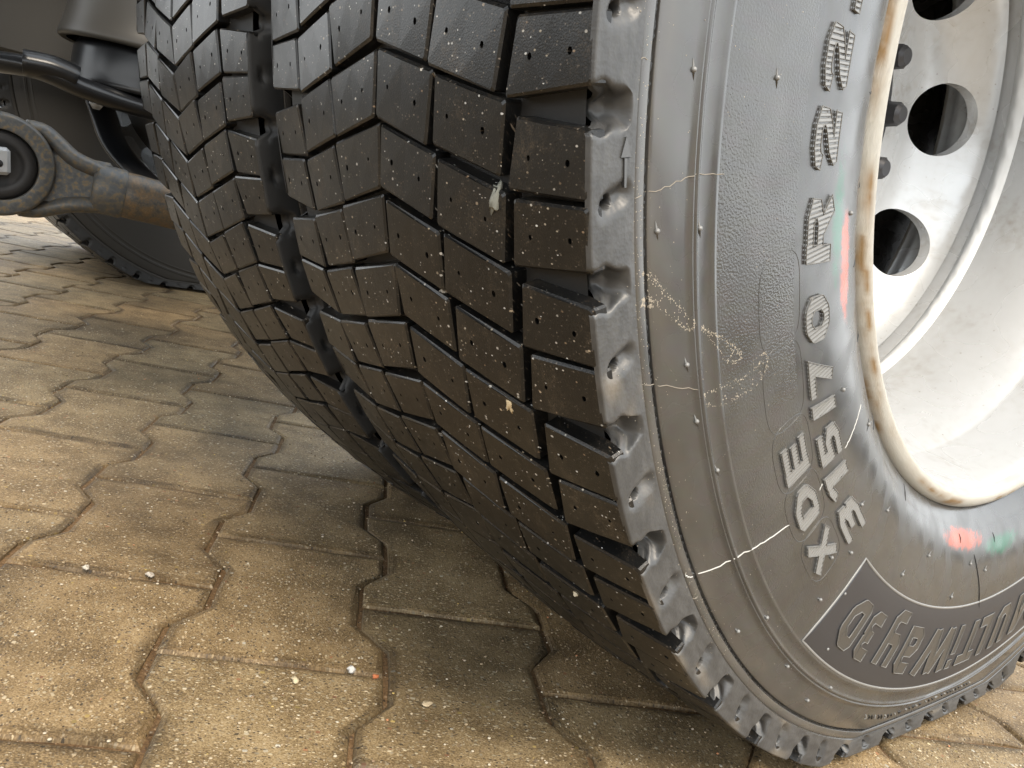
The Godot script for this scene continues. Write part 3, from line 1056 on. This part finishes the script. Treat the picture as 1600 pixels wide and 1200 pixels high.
func make_paving() -> void:
	var ground := MeshInstance3D.new()
	ground.name = "pavement"
	var pl := PlaneMesh.new()
	pl.size = Vector2(160, 160)
	ground.mesh = pl
	ground.material_override = M.joint
	ground.position = Vector3(0, -0.0044, 0)
	ground.set_meta("kind", "structure")
	ground.set_meta("label", "brown interlocking concrete paving with dirty zigzag joints under the truck")
	add_child(ground)
	var rest := SurfaceTool.new()
	rest.begin(Mesh.PRIMITIVE_TRIANGLES)
	rest.set_smooth_group(-1)
	var cam := Vector3(0.362, 0, 0.668)
	var fwd := Vector3(-0.77, 0, -0.63).normalized()
	for c in range(-26, 30):
		for m in range(-34, 34):
			if posmod(m, 2) != posmod(c, 2) :
				continue
			# column c has its cross joints where c + m is even... one stone from m to m + 2
			var mm := m + 1
			var w := pave_world((c + 0.5) * PAVE_A, (mm + 1) * PAVE_B / 2)
			var d := w - cam
			var dist := d.length()
			var ahead := rad_to_deg(absf(d.signed_angle_to(fwd, Vector3.UP)))
			if dist > 3.6:
				continue
			var behind_tyre: bool = w.x < 0.1 and w.z < -0.12 and w.x > -1.4
			if dist < 2.35 and ahead < 52 and not behind_tyre and (ahead < 40 or dist > 0.3):
				var st := SurfaceTool.new()
				st.begin(Mesh.PRIMITIVE_TRIANGLES)
				st.set_smooth_group(-1)
				paver_into(st, c, mm)
				st.generate_normals()
				part("paver", st.commit(), M.paver, ground, Transform3D(Basis(), Vector3(0, 0.0044, 0)))
			else:
				paver_into(rest, c, mm)
	rest.generate_normals()
	var r := part("pavers", rest.commit(), M.paver, ground, Transform3D(Basis(), Vector3(0, 0.0044, 0)))
	r.set_meta("kind", "stuff")
	# farther off the paving goes on as one sheet, 4 mm over the bedding
	var far := SurfaceTool.new()
	far.begin(Mesh.PRIMITIVE_TRIANGLES)
	far.set_smooth_group(-1)
	var N := 96
	for k in N:
		var a := TAU * k / N
		var b := TAU * (k + 1) / N
		var p0 := Vector3(sin(a), 0, cos(a))
		var p1 := Vector3(sin(b), 0, cos(b))
		for q in [cam + p0 * 3.45, cam + p0 * 80, cam + p1 * 80, cam + p0 * 3.45, cam + p1 * 80, cam + p1 * 3.45]:
			far.set_color(Color.WHITE)
			far.set_normal(Vector3.UP)
			far.set_uv(Vector2(q.x, q.z) / 0.4)
			far.add_vertex(q)
	var fm := far.commit()
	var fo := part("far_paving", fm, M.paver, ground, Transform3D(Basis(), Vector3(0, 0.0044 - 0.0022, 0)))
	fo.set_meta("kind", "stuff")
	# loose grit and sand grains
	var mm_ := MultiMesh.new()
	mm_.transform_format = MultiMesh.TRANSFORM_3D
	mm_.use_colors = true
	var grain := SphereMesh.new()
	grain.radius = 0.5; grain.height = 1.0; grain.radial_segments = 6; grain.rings = 3
	mm_.mesh = grain
	var cols := [Color(0.34, 0.26, 0.16), Color(0.42, 0.34, 0.23), Color(0.25, 0.17, 0.1), Color(0.14, 0.1, 0.06), Color(0.52, 0.45, 0.34), Color(0.36, 0.26, 0.15), Color(0.45, 0.2, 0.09), Color(0.5, 0.36, 0.12)]
	var xs := []
	for k in 20000:
		var dist := sqrt(rng.randf()) * 1.55
		var an := rng.randf_range(-0.95, 0.85)
		var q := cam + fwd.rotated(Vector3.UP, an) * dist
		if q.z < 0.06 and q.x < 0.14: continue
		var s := 0.0006 + 0.0015 * pow(rng.randf(), 3.0)
		xs.append([Transform3D(Basis(Vector3(rng.randf(), rng.randf(), rng.randf()).normalized(), rng.randf() * 6).scaled(Vector3(s, s * 0.7, s * 1.25)), Vector3(q.x, -0.0008 + s * 0.12, q.z)), cols[rng.randi() % (5 if rng.randf() < 0.93 else cols.size())]])
	mm_.instance_count = xs.size()
	for k in xs.size():
		mm_.set_instance_transform(k, xs[k][0])
		mm_.set_instance_color(k, xs[k][1])
	var gi := MultiMeshInstance3D.new()
	gi.name = "grit"
	gi.multimesh = mm_
	gi.material_override = M.grit
	gi.set_meta("kind", "stuff")
	gi.set_meta("label", "loose sand grains and grit scattered over the paving")
	add_child(gi)

func pebble(at: Vector3, s: Vector3, c: Color, label: String) -> void:
	var p := PackedVector3Array()
	var seed_ := rng.randf() * 100
	for j in 8:
		for i in 12:
			var th := PI * j / 7.0
			var ph := TAU * i / 12
			var d := Vector3(sin(th) * cos(ph), cos(th), sin(th) * sin(ph))
			p.append(d * s * (1.0 + 0.75 * coarse.get_noise_3d(d.x * 75 + seed_, d.y * 75, d.z * 75)))
	var o := part("pebble", grid(p, 12, 8, true, func(q): return Vector3.ZERO), plain(lin(c.r, c.g, c.b), 0.7), self, Transform3D(Basis(Vector3.UP, rng.randf() * 6), at))
	o.set_meta("label", label)
	o.set_meta("category", "pebble")
	o.set_meta("group", "small stones lying about the tyre")

# ------------------------------------------------------------------ scene
func _ready() -> void:
	rng.seed = 4711
	fine.seed = 11; fine.frequency = 0.02; fine.noise_type = FastNoiseLite.TYPE_SIMPLEX; fine.fractal_octaves = 3
	coarse.seed = 12; coarse.frequency = 0.02; coarse.noise_type = FastNoiseLite.TYPE_SIMPLEX_SMOOTH; coarse.fractal_octaves = 2
	var cam := Camera3D.new()
	cam.name = "camera"
	cam.position = Vector3(0.3621, 0.3064, 0.6677)
	cam.rotation = Vector3(-0.181, 0.878, 0.2194)
	cam.fov = 50.93
	cam.near = 0.02
	cam.far = 300
	add_child(cam)
	cam.current = true
	var we := WorldEnvironment.new()
	we.name = "environment"
	var env := Environment.new()
	env.background_mode = Environment.BG_SKY
	var sky := Sky.new()
	var sm := ProceduralSkyMaterial.new()
	sm.sky_top_color = Color(0.88, 0.91, 0.94)
	sm.sky_horizon_color = Color(0.95, 0.96, 0.96)
	sm.sky_curve = 0.3
	sm.ground_bottom_color = Color(0.4, 0.36, 0.3)
	sm.ground_horizon_color = Color(0.6, 0.57, 0.5)
	sm.sun_angle_max = 20
	sky.sky_material = sm
	env.sky = sky
	env.tonemap_mode = Environment.TONE_MAPPER_LINEAR
	env.tonemap_exposure = 3.0
	env.sdfgi_enabled = true
	env.ssao_enabled = true
	env.ssil_enabled = true
	we.environment = env
	add_child(we)
	var sun := DirectionalLight3D.new()
	sun.name = "sun"
	sun.light_energy = 0.42
	sun.light_color = Color(1.0, 0.95, 0.88)
	sun.light_angular_distance = 22.0
	sun.shadow_enabled = true
	sun.rotation_degrees = Vector3(-52, 74, 0)
	add_child(sun)

	make_materials()
	make_paving()
	truck_above()
	outer_wheel()
	inner_wheel()
	far_wheels()
	suspension()
	small_stones()

func outer_wheel() -> void:
	var w := thing("wheel_assembly", "outer truck wheel with raised lettering on its black sidewall and deep silver rim", "truck wheel", Vector3.ZERO, "dual wheels of the rear axle")
	var ty := make_tyre(w, false, true)
	make_rim(w, 1.0, true)
	# size marking, read clockwise with the tops outwards
	var size_marks := [["3", -54.3, -49.0], ["1", -47.6, -44.2], ["5", -43.4, -39.6], ["/", -38.5, -36.5], ["7", -35.9, -32.3], ["0", -31.4, -27.5], ["R", -25.4, -20.3], ["2", -18.5, -14.4], ["2", -13.5, -9.4], [".", -8.5, -7.5], ["5", -6.8, -4.0]]
	for q in size_marks:
		var small: bool = q[0] == "5" and q[1] > -10
		raised_letter(q[0], q[1], q[2], 0.3555, 0.3755 if not small else 0.369, 0.118, 0.0022, 0.0011, 0.12, ty, M.letter)
	for q in [["X", -52.6, -48.4], ["D", -46.5, -42.6], ["E", -41.2, -37.9]]:
		raised_letter(q[0], q[1], q[2], 0.3835, 0.4025, 0.115, 0.0022, 0.0011, 0.0, ty, M.letter)
	# thin moulded outlines round those letters
	for q in [[-50.5, 3.0], [-44.6, 3.1], [-39.0, 3.1], [-33.0, 3.4], [-26.6, 3.4]]:
		var loop := []
		for k in 33:
			var a := TAU * k / 32
			var e := 0.6
			loop.append(Vector2(q[0] + q[1] * signf(cos(a)) * pow(absf(cos(a)), e), 0.393 + 0.0145 * signf(sin(a)) * pow(absf(sin(a)), e)))
		part("moulded_outline", ribbon(loop, 0.00018, 0.00018), M.side_plain, ty)
	# the name panel: a fine hatched field with smooth raised letters
	var pan := PackedVector3Array()
	var nu := 560
	for j in 9:
		for i in nu:
			var t := j / 8.0
			var r := lerpf(0.3685, 0.4325, t)
			var start := lerpf(-58.4, -56.7, t)
			var d := lerpf(start, -128.0, i / (nu - 1.0))
			var edge := 0.0 if j == 0 or j == 8 or i == 0 else 0.0007
			pan.append(on_tyre(side_x(r) + edge + (0.00012 if i % 2 == 0 and edge > 0 else 0.0), r, deg_to_rad(d)))
	part("name_panel", grid(pan, nu, 9, false, func(q): return q - Vector3(1, 0, 0)), M.panel, ty)
	var border := []
	for k in 81: border.append(Vector2(lerpf(-128, -58.4, k / 80.0), 0.3685))
	for k in range(1, 9): border.append(Vector2(lerpf(-58.4, -56.7, k / 8.0), lerpf(0.3685, 0.4325, k / 8.0)))
	for k in range(1, 81): border.append(Vector2(lerpf(-56.7, -128, k / 80.0), 0.4325))
	part("panel_border", ribbon(border, 0.0006, 0.0009), M.letter, ty)
	for q in [["M", -110.5, -103.6], ["U", -102.6, -98.4], ["L", -97.5, -94.4], ["T", -94.2, -90.2], ["i", -89.6, -88.0], ["W", -87.4, -79.6], ["a", -79.0, -74.8], ["y", -73.8, -69.8], ["3", -68.2, -65.2], ["D", -64.6, -60.6]]:
		raised_letter(q[0], q[1], q[2], 0.3845, 0.4205, 0.115, 0.0, 0.0013, 0.16, ty, M.side_plain)
	# pale and dark mould lines across the sidewall
	for q in [[[-41.0, 0.4735], [-41.67, 0.469], [-42.75, 0.448], [-43.6, 0.43], [-44.6, 0.408]], [[-44.7, 0.380], [-44.5, 0.377]], [[-44.0, 0.352], [-43.4, 0.335], [-42.9, 0.325]]]:
		part("mould_line", ribbon(dense(q, 30, 0.0004), 0.0003, 0.0004), M.chalk, ty)
	part("mould_line", ribbon(dense([[-88.4, 0.330], [-91.0, 0.355], [-92.8, 0.3775]], 16), 0.0006, 0.0004), M.flash, ty)
	for q in [[[-18.4, 0.4735], [-18.1, 0.459], [-17.7, 0.446], [-17.87, 0.431]], [[-27.32, 0.487], [-27.4, 0.478], [-27.6, 0.474], [-28.4, 0.461], [-29.3, 0.447]], [[-19.4, 0.4935], [-20.1, 0.485], [-21.46, 0.474]], [[-12.44, 0.4935], [-12.58, 0.483], [-12.65, 0.471]], [[-43.4, 0.472], [-43.0, 0.478], [-43.5, 0.487]]]:
		part("dirt_line", ribbon(dense(q, 22, 0.0004), 0.00026, 0.0002), M.dirt, ty)
	# dried mud splashes: grains along their outlines
	var mud := SurfaceTool.new()
	mud.begin(Mesh.PRIMITIVE_TRIANGLES)
	mud.set_smooth_group(-1)
	var lump := SphereMesh.new()
	lump.radius = 1.0; lump.height = 2.0; lump.radial_segments = 6; lump.rings = 3
	var put := func(a: float, r: float, s: float):
		var at := on_tyre(side_x(r) if r < 0.4745 else 0.1457, r, deg_to_rad(a))
		mud.append_from(lump, 0, Transform3D(Basis().scaled(Vector3(s * 0.3, s * rng.randf_range(0.5, 1.2), s) * 0.72), at))
	for outline in [[[-22.0, 0.470], [-23.3, 0.466], [-25.1, 0.454], [-25.7, 0.448], [-25.3, 0.446], [-24.2, 0.453], [-22.8, 0.462], [-22.2, 0.4655], [-22.0, 0.470]], [[-23.3, 0.470], [-23.4, 0.466], [-23.8, 0.4665], [-23.5, 0.471], [-23.3, 0.470]], [[-25.9, 0.441], [-28.6, 0.428], [-28.85, 0.420], [-28.0, 0.423], [-26.5, 0.435], [-25.9, 0.441]], [[-29.9, 0.443], [-30.8, 0.441], [-31.4, 0.426], [-31.2, 0.408], [-30.2, 0.403], [-29.4, 0.405], [-30.0, 0.409], [-30.3, 0.421], [-30.0, 0.438]]]:
		for q in dense(outline, 300, 0.0009):
			if coarse.get_noise_2d(q.x * 260, q.y * 9000) > -0.15:
				put.call(q.x, q.y, rng.randf_range(0.00012, 0.00045))
		for k in 90:
			var a = outline[rng.randi() % outline.size()]
			var b = outline[rng.randi() % outline.size()]
			var f := rng.randf()
			put.call(lerpf(a[0], b[0], f), lerpf(a[1], b[1], f), rng.randf_range(0.0002, 0.0006))
	for k in 500:
		put.call(rng.randf_range(-50, -8), 0.472 + 0.004 * rng.randfn(), rng.randf_range(0.00015, 0.0004))
	for k in 260:
		put.call(rng.randf_range(-60, -8), rng.randf_range(0.385, 0.494), rng.randf_range(0.00015, 0.0004))
	mud.generate_normals()
	part("dried_mud", mud.commit(), M.mud, ty).set_meta("kind", "stuff")
	# vent nubs
	var nub := SurfaceTool.new()
	nub.begin(Mesh.PRIMITIVE_TRIANGLES)
	nub.append_from(lump, 0, Transform3D(Basis().scaled(Vector3(0.0011, 0.0012, 0.0012)), Vector3(0.0004, 0, 0)))
	nub.append_from(lump, 0, Transform3D(Basis().scaled(Vector3(0.0004, 0.0004, 0.0042)), Vector3(0.0001, 0, 0)))
	var nub_mesh := nub.commit()
	for q in [[-12.97, 0.405], [-12.9, 0.450], [-20.1, 0.463], [-20.4, 0.442], [-27.6, 0.451], [-31.3, 0.449], [-35.4, 0.442], [-52.1, 0.353], [-58.5, 0.335], [-55.1, 0.3755], [-73.7, 0.336], [-67.8, 0.357], [-87.2, 0.336], [-83.2, 0.360], [-52.6, 0.389], [-55.1, 0.409], [-50.6, 0.442], [-49.1, 0.460], [-57.4, 0.449], [-63.6, 0.457], [-65.7, 0.443], [-58.1, 0.394], [-22.7, 0.332], [-46.7, 0.320], [-38.1, 0.345], [-61.0, 0.425], [-77.0, 0.392], [-92.0, 0.343]]:
		var spin: float = deg_to_rad(q[0]) + (0.3 if q[1] < 0.37 else 1.4)
		part("vent_nub", nub_mesh, M.letter, ty, Transform3D(Basis(Vector3.RIGHT, -spin), on_tyre(side_x(q[1]), q[1], deg_to_rad(q[0]))))
	# dark slivers of flash across the bead
	for q in [[-13.2, 0.3135, 0.321], [-21.1, 0.3085, 0.316], [-28.0, 0.314, 0.321], [-36.8, 0.303, 0.313], [-46.7, 0.317, 0.324], [-49.6, 0.302, 0.311], [-64.5, 0.305, 0.314], [-84.0, 0.316, 0.321], [-95.0, 0.318, 0.324]]:
		part("flash_sliver", ribbon([Vector2(q[0], q[1]), Vector2(q[0] - 0.15, (q[1] + q[2]) / 2), Vector2(q[0] - 0.1, q[2])], 0.0005, 0.0006), M.flash, ty)
	# ragged flash along the shoulder groove
	var rag := SurfaceTool.new()
	rag.begin(Mesh.PRIMITIVE_TRIANGLES)
	rag.set_smooth_group(-1)
	for k in 520:
		var a := rng.randf_range(-100, -5)
		var len := rng.randf_range(0.12, 0.5)
		var h := rng.randf_range(0.0003, 0.0012)
		var p0 := on_tyre(0.1447, 0.4688, deg_to_rad(a)); var p1 := on_tyre(0.1447, 0.4688, deg_to_rad(a + len)); var p2 := on_tyre(0.1442 + h * 0.3, 0.4688 - h, deg_to_rad(a + len * 0.55))
		rag.add_vertex(p0); rag.add_vertex(p1); rag.add_vertex(p2)
	rag.generate_normals()
	part("ragged_flash", rag.commit(), M.flash, ty).set_meta("kind", "stuff")
	# direction arrow and a star-shaped scrap on the shoulder
	var ar := SurfaceTool.new()
	ar.begin(Mesh.PRIMITIVE_TRIANGLES)
	ar.set_smooth_group(-1)
	var apts := [[-15.76, 0.4802], [-16.58, 0.4825], [-16.62, 0.4808], [-17.85, 0.4806], [-17.86, 0.4796], [-16.64, 0.4794], [-16.6, 0.4776]]
	var o3 := apts.map(func(q): return on_tyre(0.14665, q[1], deg_to_rad(q[0])))
	for t in [[0, 6, 1], [2, 5, 4], [2, 4, 3]]:
		for k in t: ar.add_vertex(o3[k])
	for k in 7:
		var a3: Vector3 = o3[k]; var b3: Vector3 = o3[(k + 1) % 7]
		var lo3 := Vector3(-0.0015, 0, 0)
		for v in [a3, b3, b3 + lo3, a3, b3 + lo3, a3 + lo3]: ar.add_vertex(v)
	ar.generate_normals()
	part("direction_arrow", ar.commit(), M.side_plain, ty)
	# small line of moulded lettering low on the sidewall, too worn to read
	for k in 34:
		var d := -75.5 - k * 0.68
		if k == 11 or k == 17 or k == 22: continue
		part("worn_letter", ribbon([Vector2(d, 0.4545), Vector2(d - rng.randf_range(0.1, 0.4), 0.4558 + rng.randf_range(-0.001, 0.001)), Vector2(d - 0.3, 0.4572)], 0.0008, 0.0009), M.flash if k % 3 > 0 else M.letter, ty)

func inner_wheel() -> void:
	var w := thing("wheel_assembly", "inner truck wheel of the dual pair, between the lettered wheel and the rusty rod", "truck wheel", Vector3(DUAL, 0, 0), "dual wheels of the rear axle")
	make_tyre(w, true, true)
	make_rim(w, -1.0, false)
	var drum := thing("brake_drum", "dark brake drum inside the inner truck wheel, glimpsed through the hand holes", "brake drum", Vector3(DUAL, HUB, 0))
	part("shell", lathe([Vector2(0.13, 0.10), Vector2(0.11, 0.200), Vector2(0.105, 0.205), Vector2(0.04, 0.208), Vector2(0.03, 0.215), Vector2(0.02, 0.208), Vector2(-0.12, 0.208), Vector2(-0.13, 0.216), Vector2(-0.15, 0.216), Vector2(-0.15, 0.08)], 120), M.drum_grey, drum)

func far_wheels() -> void:
	var w := thing("wheel_assembly", "dusty far-side truck wheel in the shade, its inner sidewall facing the rusty rod", "truck wheel", Vector3(-1.81, 0, 0), "dual wheels of the rear axle")
	make_tyre(w, true, false)
	make_rim(w, 1.0, false)
	var c := w.duplicate() as Node3D
	c.name = numbered("wheel_assembly", self)
	c.position = Vector3(-2.14, 0, 0)
	c.set_meta("label", "outermost truck wheel of the far side, almost hidden behind the dusty far-side wheel")
	add_child(c, true)
	var drum := thing("brake_drum", "brownish brake drum inside the far-side wheel in the shade", "brake drum", Vector3(-1.81, HUB, 0))
	part("shell", lathe([Vector2(0.30, 0.06), Vector2(0.27, 0.085), Vector2(0.20, 0.10), Vector2(0.16, 0.19), Vector2(0.15, 0.207), Vector2(0.10, 0.212), Vector2(0.02, 0.208), Vector2(-0.10, 0.208)], 96), M.drum, drum)

func suspension() -> void:
	# rod with a rubber-bushed eye, running back to the axle
	var eye := Vector3(-0.909, 0.25, 0.545)
	var rod := thing("suspension_rod", "rusty grey steel rod with a bushed eye at its end, reaching behind the inner wheel", "suspension rod", eye)
	var d := Vector3(0.036, -0.012, -0.217).normalized()
	part("eye", lathe([Vector2(0.030, 0.0445), Vector2(0.032, 0.0460), Vector2(0.032, 0.0600), Vector2(0.028, 0.0640), Vector2(0.015, 0.0660), Vector2(-0.015, 0.0660), Vector2(-0.028, 0.0640), Vector2(-0.032, 0.0600), Vector2(-0.032, 0.0460), Vector2(-0.030, 0.0445), Vector2(0.030, 0.0445)], 72), M.cast, rod)
	part("bushing", lathe([Vector2(0.018, 0.0010), Vector2(0.020, 0.0240), Vector2(0.026, 0.0270), Vector2(0.029, 0.0330), Vector2(0.026, 0.0400), Vector2(0.022, 0.0448), Vector2(-0.022, 0.0448)], 60), M.rubber, rod)
	var pin := part("pin", block_box(Vector3(0.09, 0.034, 0.05), 0.004), M.steel, rod, Transform3D(Basis(Vector3.RIGHT, 0.1), Vector3(0.0, 0.004, 0.014)))
	part("pin_hole", lathe([Vector2(0.0462, 0.0001), Vector2(0.0462, 0.0045), Vector2(0.040, 0.005)], 20), M.flash, pin, Transform3D(Basis(), Vector3(0, -0.003, -0.012)))
	# neck: two curved flanks meeting at the collar, with a hollow between them
	for s in [1.0, -1.0]:
		var path := curve_points([Vector3(0, 0.052 * s, -0.03), Vector3(0, 0.050 * s, -0.052) + d * 0.0, d * 0.085 + Vector3(0, 0.031 * s, 0), d * 0.112 + Vector3(0, 0.024 * s, 0), d * 0.135 + Vector3(0, 0.020 * s, 0)], 16)
		part("neck_flank", tube(path, path.map(func(q): return Vector2(0.020, 0.0115)), 18), M.cast, rod)
	part("web", block_box(Vector3(0.016, 0.07, 0.085), 0.004), M.cast, rod, Transform3D(Basis(Vector3.UP, -0.16), d * 0.092 + Vector3(0, 0, 0)))
	part("collar", tube([d * 0.112, d * 0.118, d * 0.150, d * 0.155], [0.026, 0.0335, 0.0335, 0.030], 32), M.cast, rod)
	var tp := []
	var tr := []
	for k in 25:
		var t := k / 24.0
		tp.append(d * lerpf(0.153, 0.56, t))
		tr.append(0.0315 + 0.0004 * sin(k * 2.3))
	part("tube", tube(tp, tr, 40), M.rust, rod)
	# air spring on its piston
	var at := Vector3(-1.33, 0.0, 0.29)
	var sp := thing("air_spring", "dark grey air spring bellows on a black piston, beside the inner wheel", "air spring", at)
	var y := func(rows): return rows.map(func(q): return Vector2(q[0], q[1]))
	var up := Transform3D(Basis(Vector3(0, 0, 1), PI / 2), Vector3.ZERO)
	part("bellows", lathe([Vector2(0.4720, 0.130), Vector2(0.4700, 0.139), Vector2(0.4730, 0.1440), Vector2(0.4790, 0.1450), Vector2(0.4900, 0.1415), Vector2(0.5200, 0.1350), Vector2(0.5600, 0.1320), Vector2(0.6400, 0.1330), Vector2(0.72, 0.139), Vector2(0.76, 0.134), Vector2(0.78, 0.10)], 96), M.bellows, sp, up)
	part("piston", lathe([Vector2(0.4760, 0.1100), Vector2(0.4600, 0.1180), Vector2(0.4200, 0.1200), Vector2(0.4080, 0.1190), Vector2(0.4050, 0.1215), Vector2(0.3990, 0.1215), Vector2(0.3960, 0.1150), Vector2(0.3930, 0.0300)], 96), M.black_paint, sp, up)
	part("top_plate", lathe([Vector2(0.775, 0.02), Vector2(0.776, 0.115), Vector2(0.784, 0.115), Vector2(0.785, 0.02)], 64), M.black_paint, sp, up)
	# support arm under the piston
	var arm := thing("spring_arm", "glossy black curved arm carrying the air spring, above the rusty rod", "suspension arm", Vector3(-1.30, 0.39, 0.46))
	var ap := curve_points([Vector3(-0.06, 0.02, 0.20), Vector3(-0.01, 0.004, 0.10), Vector3(0.06, 0.008, 0.01), Vector3(0.07, -0.006, -0.07), Vector3(0.06, -0.012, -0.20), Vector3(0.06, 0.0, -0.42)], 30)
	part("beam", tube(ap, range(31).map(func(k): return Vector2(0.030, 0.017)), 24), M.black_paint, arm)
	var clamp_path := curve_points([Vector3(0.062, 0.012, 0.03), Vector3(0.068, 0.014, -0.01), Vector3(0.07, 0.008, -0.045)], 8)
	part("clamp", tube(clamp_path, clamp_path.map(func(q): return Vector2(0.036, 0.021)), 24), M.black_paint, arm)
	# bent black strap below the piston
	var strap := thing("hanger_strap", "bent black hanger strap curving down below the air spring piston", "hanger strap", Vector3(-1.36, 0.34, 0.33))
	var sp2 := curve_points([Vector3(-0.03, 0.075, 0.035), Vector3(0.0, 0.02, 0.015), Vector3(0.025, -0.035, -0.008), Vector3(0.07, -0.08, -0.05), Vector3(0.13, -0.12, -0.11)], 20)
	part("strap", tube(sp2, sp2.map(func(q): return Vector2(0.032, 0.012)), 14), M.black_paint, strap)
	part("bolt", lathe([Vector2(0.0, 0.012), Vector2(0.010, 0.011), Vector2(0.012, 0.001)], 6), M.steel, strap, Transform3D(Basis(), Vector3(0.014, 0.03, 0.03)))
	# axle
	var ax := thing("axle", "dusty axle tube between the wheels, behind the air spring", "axle", Vector3(-1.08, HUB, 0))
	part("housing", lathe([Vector2(-0.56, 0.07), Vector2(-0.24, 0.075), Vector2(-0.17, 0.14), Vector2(-0.08, 0.19), Vector2(0.08, 0.19), Vector2(0.17, 0.14), Vector2(0.24, 0.075), Vector2(0.62, 0.07)], 48), M.drum, ax)
	part("brake_chamber", lathe([Vector2(-0.10, 0.03), Vector2(-0.09, 0.075), Vector2(-0.01, 0.082), Vector2(0.0, 0.09), Vector2(0.01, 0.082), Vector2(0.09, 0.075), Vector2(0.10, 0.03)], 40), M.black_paint, ax, Transform3D(Basis(Vector3.UP, PI / 2), Vector3(-0.42, -0.02, 0.20)))

func truck_above() -> void:
	var fr := thing("truck_chassis", "dark grey truck chassis with a flat hanger plate behind the air spring", "truck chassis", Vector3(-1.0, 0.0, 0.0))
	for x in [-0.46, 0.46]:
		part("rail", block_box(Vector3(0.07, 0.26, 6.4), 0.008), M.chassis, fr, Transform3D(Basis(), Vector3(x, 0.93, 0.0)))
	part("hanger_plate", block_box(Vector3(0.016, 0.44, 0.86), 0.006), M.chassis, fr, Transform3D(Basis(), Vector3(-0.60, 0.655, 0.42)))
	part("cross_member", block_box(Vector3(0.85, 0.18, 0.09), 0.008), M.chassis, fr, Transform3D(Basis(), Vector3(0, 0.93, -0.75)))
	part("added_shade_plate", block_box(Vector3(1.75, 0.03, 1.9), 0.006), M.chassis, fr, Transform3D(Basis(), Vector3(0.17, 1.08, 1.62)))  # added overhead, out of view, to darken the ground and tread reflections
	# mudguards over both pairs of wheels
	for x in [-0.17, -1.98]:
		var p := PackedVector3Array()
		for j in 3:
			for i in 41:
				var a := deg_to_rad(lerpf(18 if x > -1 else 70, 172, i / 40.0))
				p.append(Vector3(lerpf(-0.35, 0.35, j / 2.0), HUB + 0.60 * sin(a), 0.60 * cos(a)))
		for j in 3:
			for i in 41:
				var a := deg_to_rad(lerpf(18 if x > -1 else 70, 172, i / 40.0))
				p.append(Vector3(lerpf(0.35, -0.35, j / 2.0), HUB + 0.606 * sin(a), 0.606 * cos(a)))
		var g := thing("mudguard", "black plastic mudguard over the " + ("lettered" if x > -1 else "far-side") + " dual wheels", "mudguard", Vector3(x, 0, 0))
		part("shell", grid(p, 41, 6, false, func(q): return Vector3(q.x, HUB, 0) + Vector3(0, q.y - HUB, q.z).normalized() * 0.603), M.black_paint, g)

func small_stones() -> void:
	pebble(Vector3(-0.060, 0.0012, 0.400), Vector3(0.0028, 0.0022, 0.0024), Color(0.6, 0.58, 0.54), "pale grey pebble in the paving joint below the middle of the tyre")
	pebble(Vector3(-0.060, 0.0012, 0.440), Vector3(0.0034, 0.0016, 0.0020), Color(0.55, 0.46, 0.3), "flat cream pebble on the paver in front of the pale grey pebble")
	pebble(Vector3(-0.220, 0.0010, 0.490), Vector3(0.0034, 0.0014, 0.0022), Color(0.5, 0.45, 0.38), "whitish oval pebble in the straight joint at left")
	pebble(Vector3(-0.240, 0.0010, 0.530), Vector3(0.0026, 0.0014, 0.0020), Color(0.55, 0.5, 0.42), "small whitish pebble by the straight joint, nearest the left edge of the picture")
	pebble(Vector3(-0.048, 0.0010, 0.388), Vector3(0.0022, 0.0012, 0.0018), Color(0.5, 0.16, 0.06), "tiny orange brick chip next to the pale grey pebble")
	pebble(Vector3(-0.010, 0.0010, 0.370), Vector3(0.0036, 0.0012, 0.0024), Color(0.5, 0.4, 0.26), "flat tan pebble on the bare paver towards the tyre")
	var stuck := [[-0.0498, -11.2, 0.0045, 0.0022, Color(0.42, 0.24, 0.12), "orange brown stone wedged high in a tread groove near the top"],
		[-0.0494, -21.7, 0.0034, 0.0016, Color(0.45, 0.26, 0.1), "thin orange stone wedged in the left tread groove"],
		[0.0849, -29.5, 0.0042, 0.0030, Color(0.55, 0.43, 0.26), "yellowish stone stuck in the chevron groove beside the wide groove"],
		[0.0946, -18.6, 0.0056, 0.0026, Color(0.2, 0.2, 0.17), "long grey stone wedged in the wide groove next to the shoulder blocks"],
		[0.0808, -44.4, 0.0050, 0.0018, Color(0.5, 0.44, 0.33), "long beige stone stuck low on the tread near the ground"],
		[0.0461, -42.6, 0.0030, 0.0018, Color(0.5, 0.36, 0.22), "small tan stone in the middle groove low on the tread"],
		[0.0442, -24.1, 0.0032, 0.0020, Color(0.4, 0.36, 0.3), "greyish stone in the middle groove half way up the tread"]]
	for q in stuck:
		var a := deg_to_rad(q[1])
		var at := on_tyre(q[0], 0.5005, a)
		pebble(at, Vector3(q[3], q[2], q[3]), q[4], q[5])
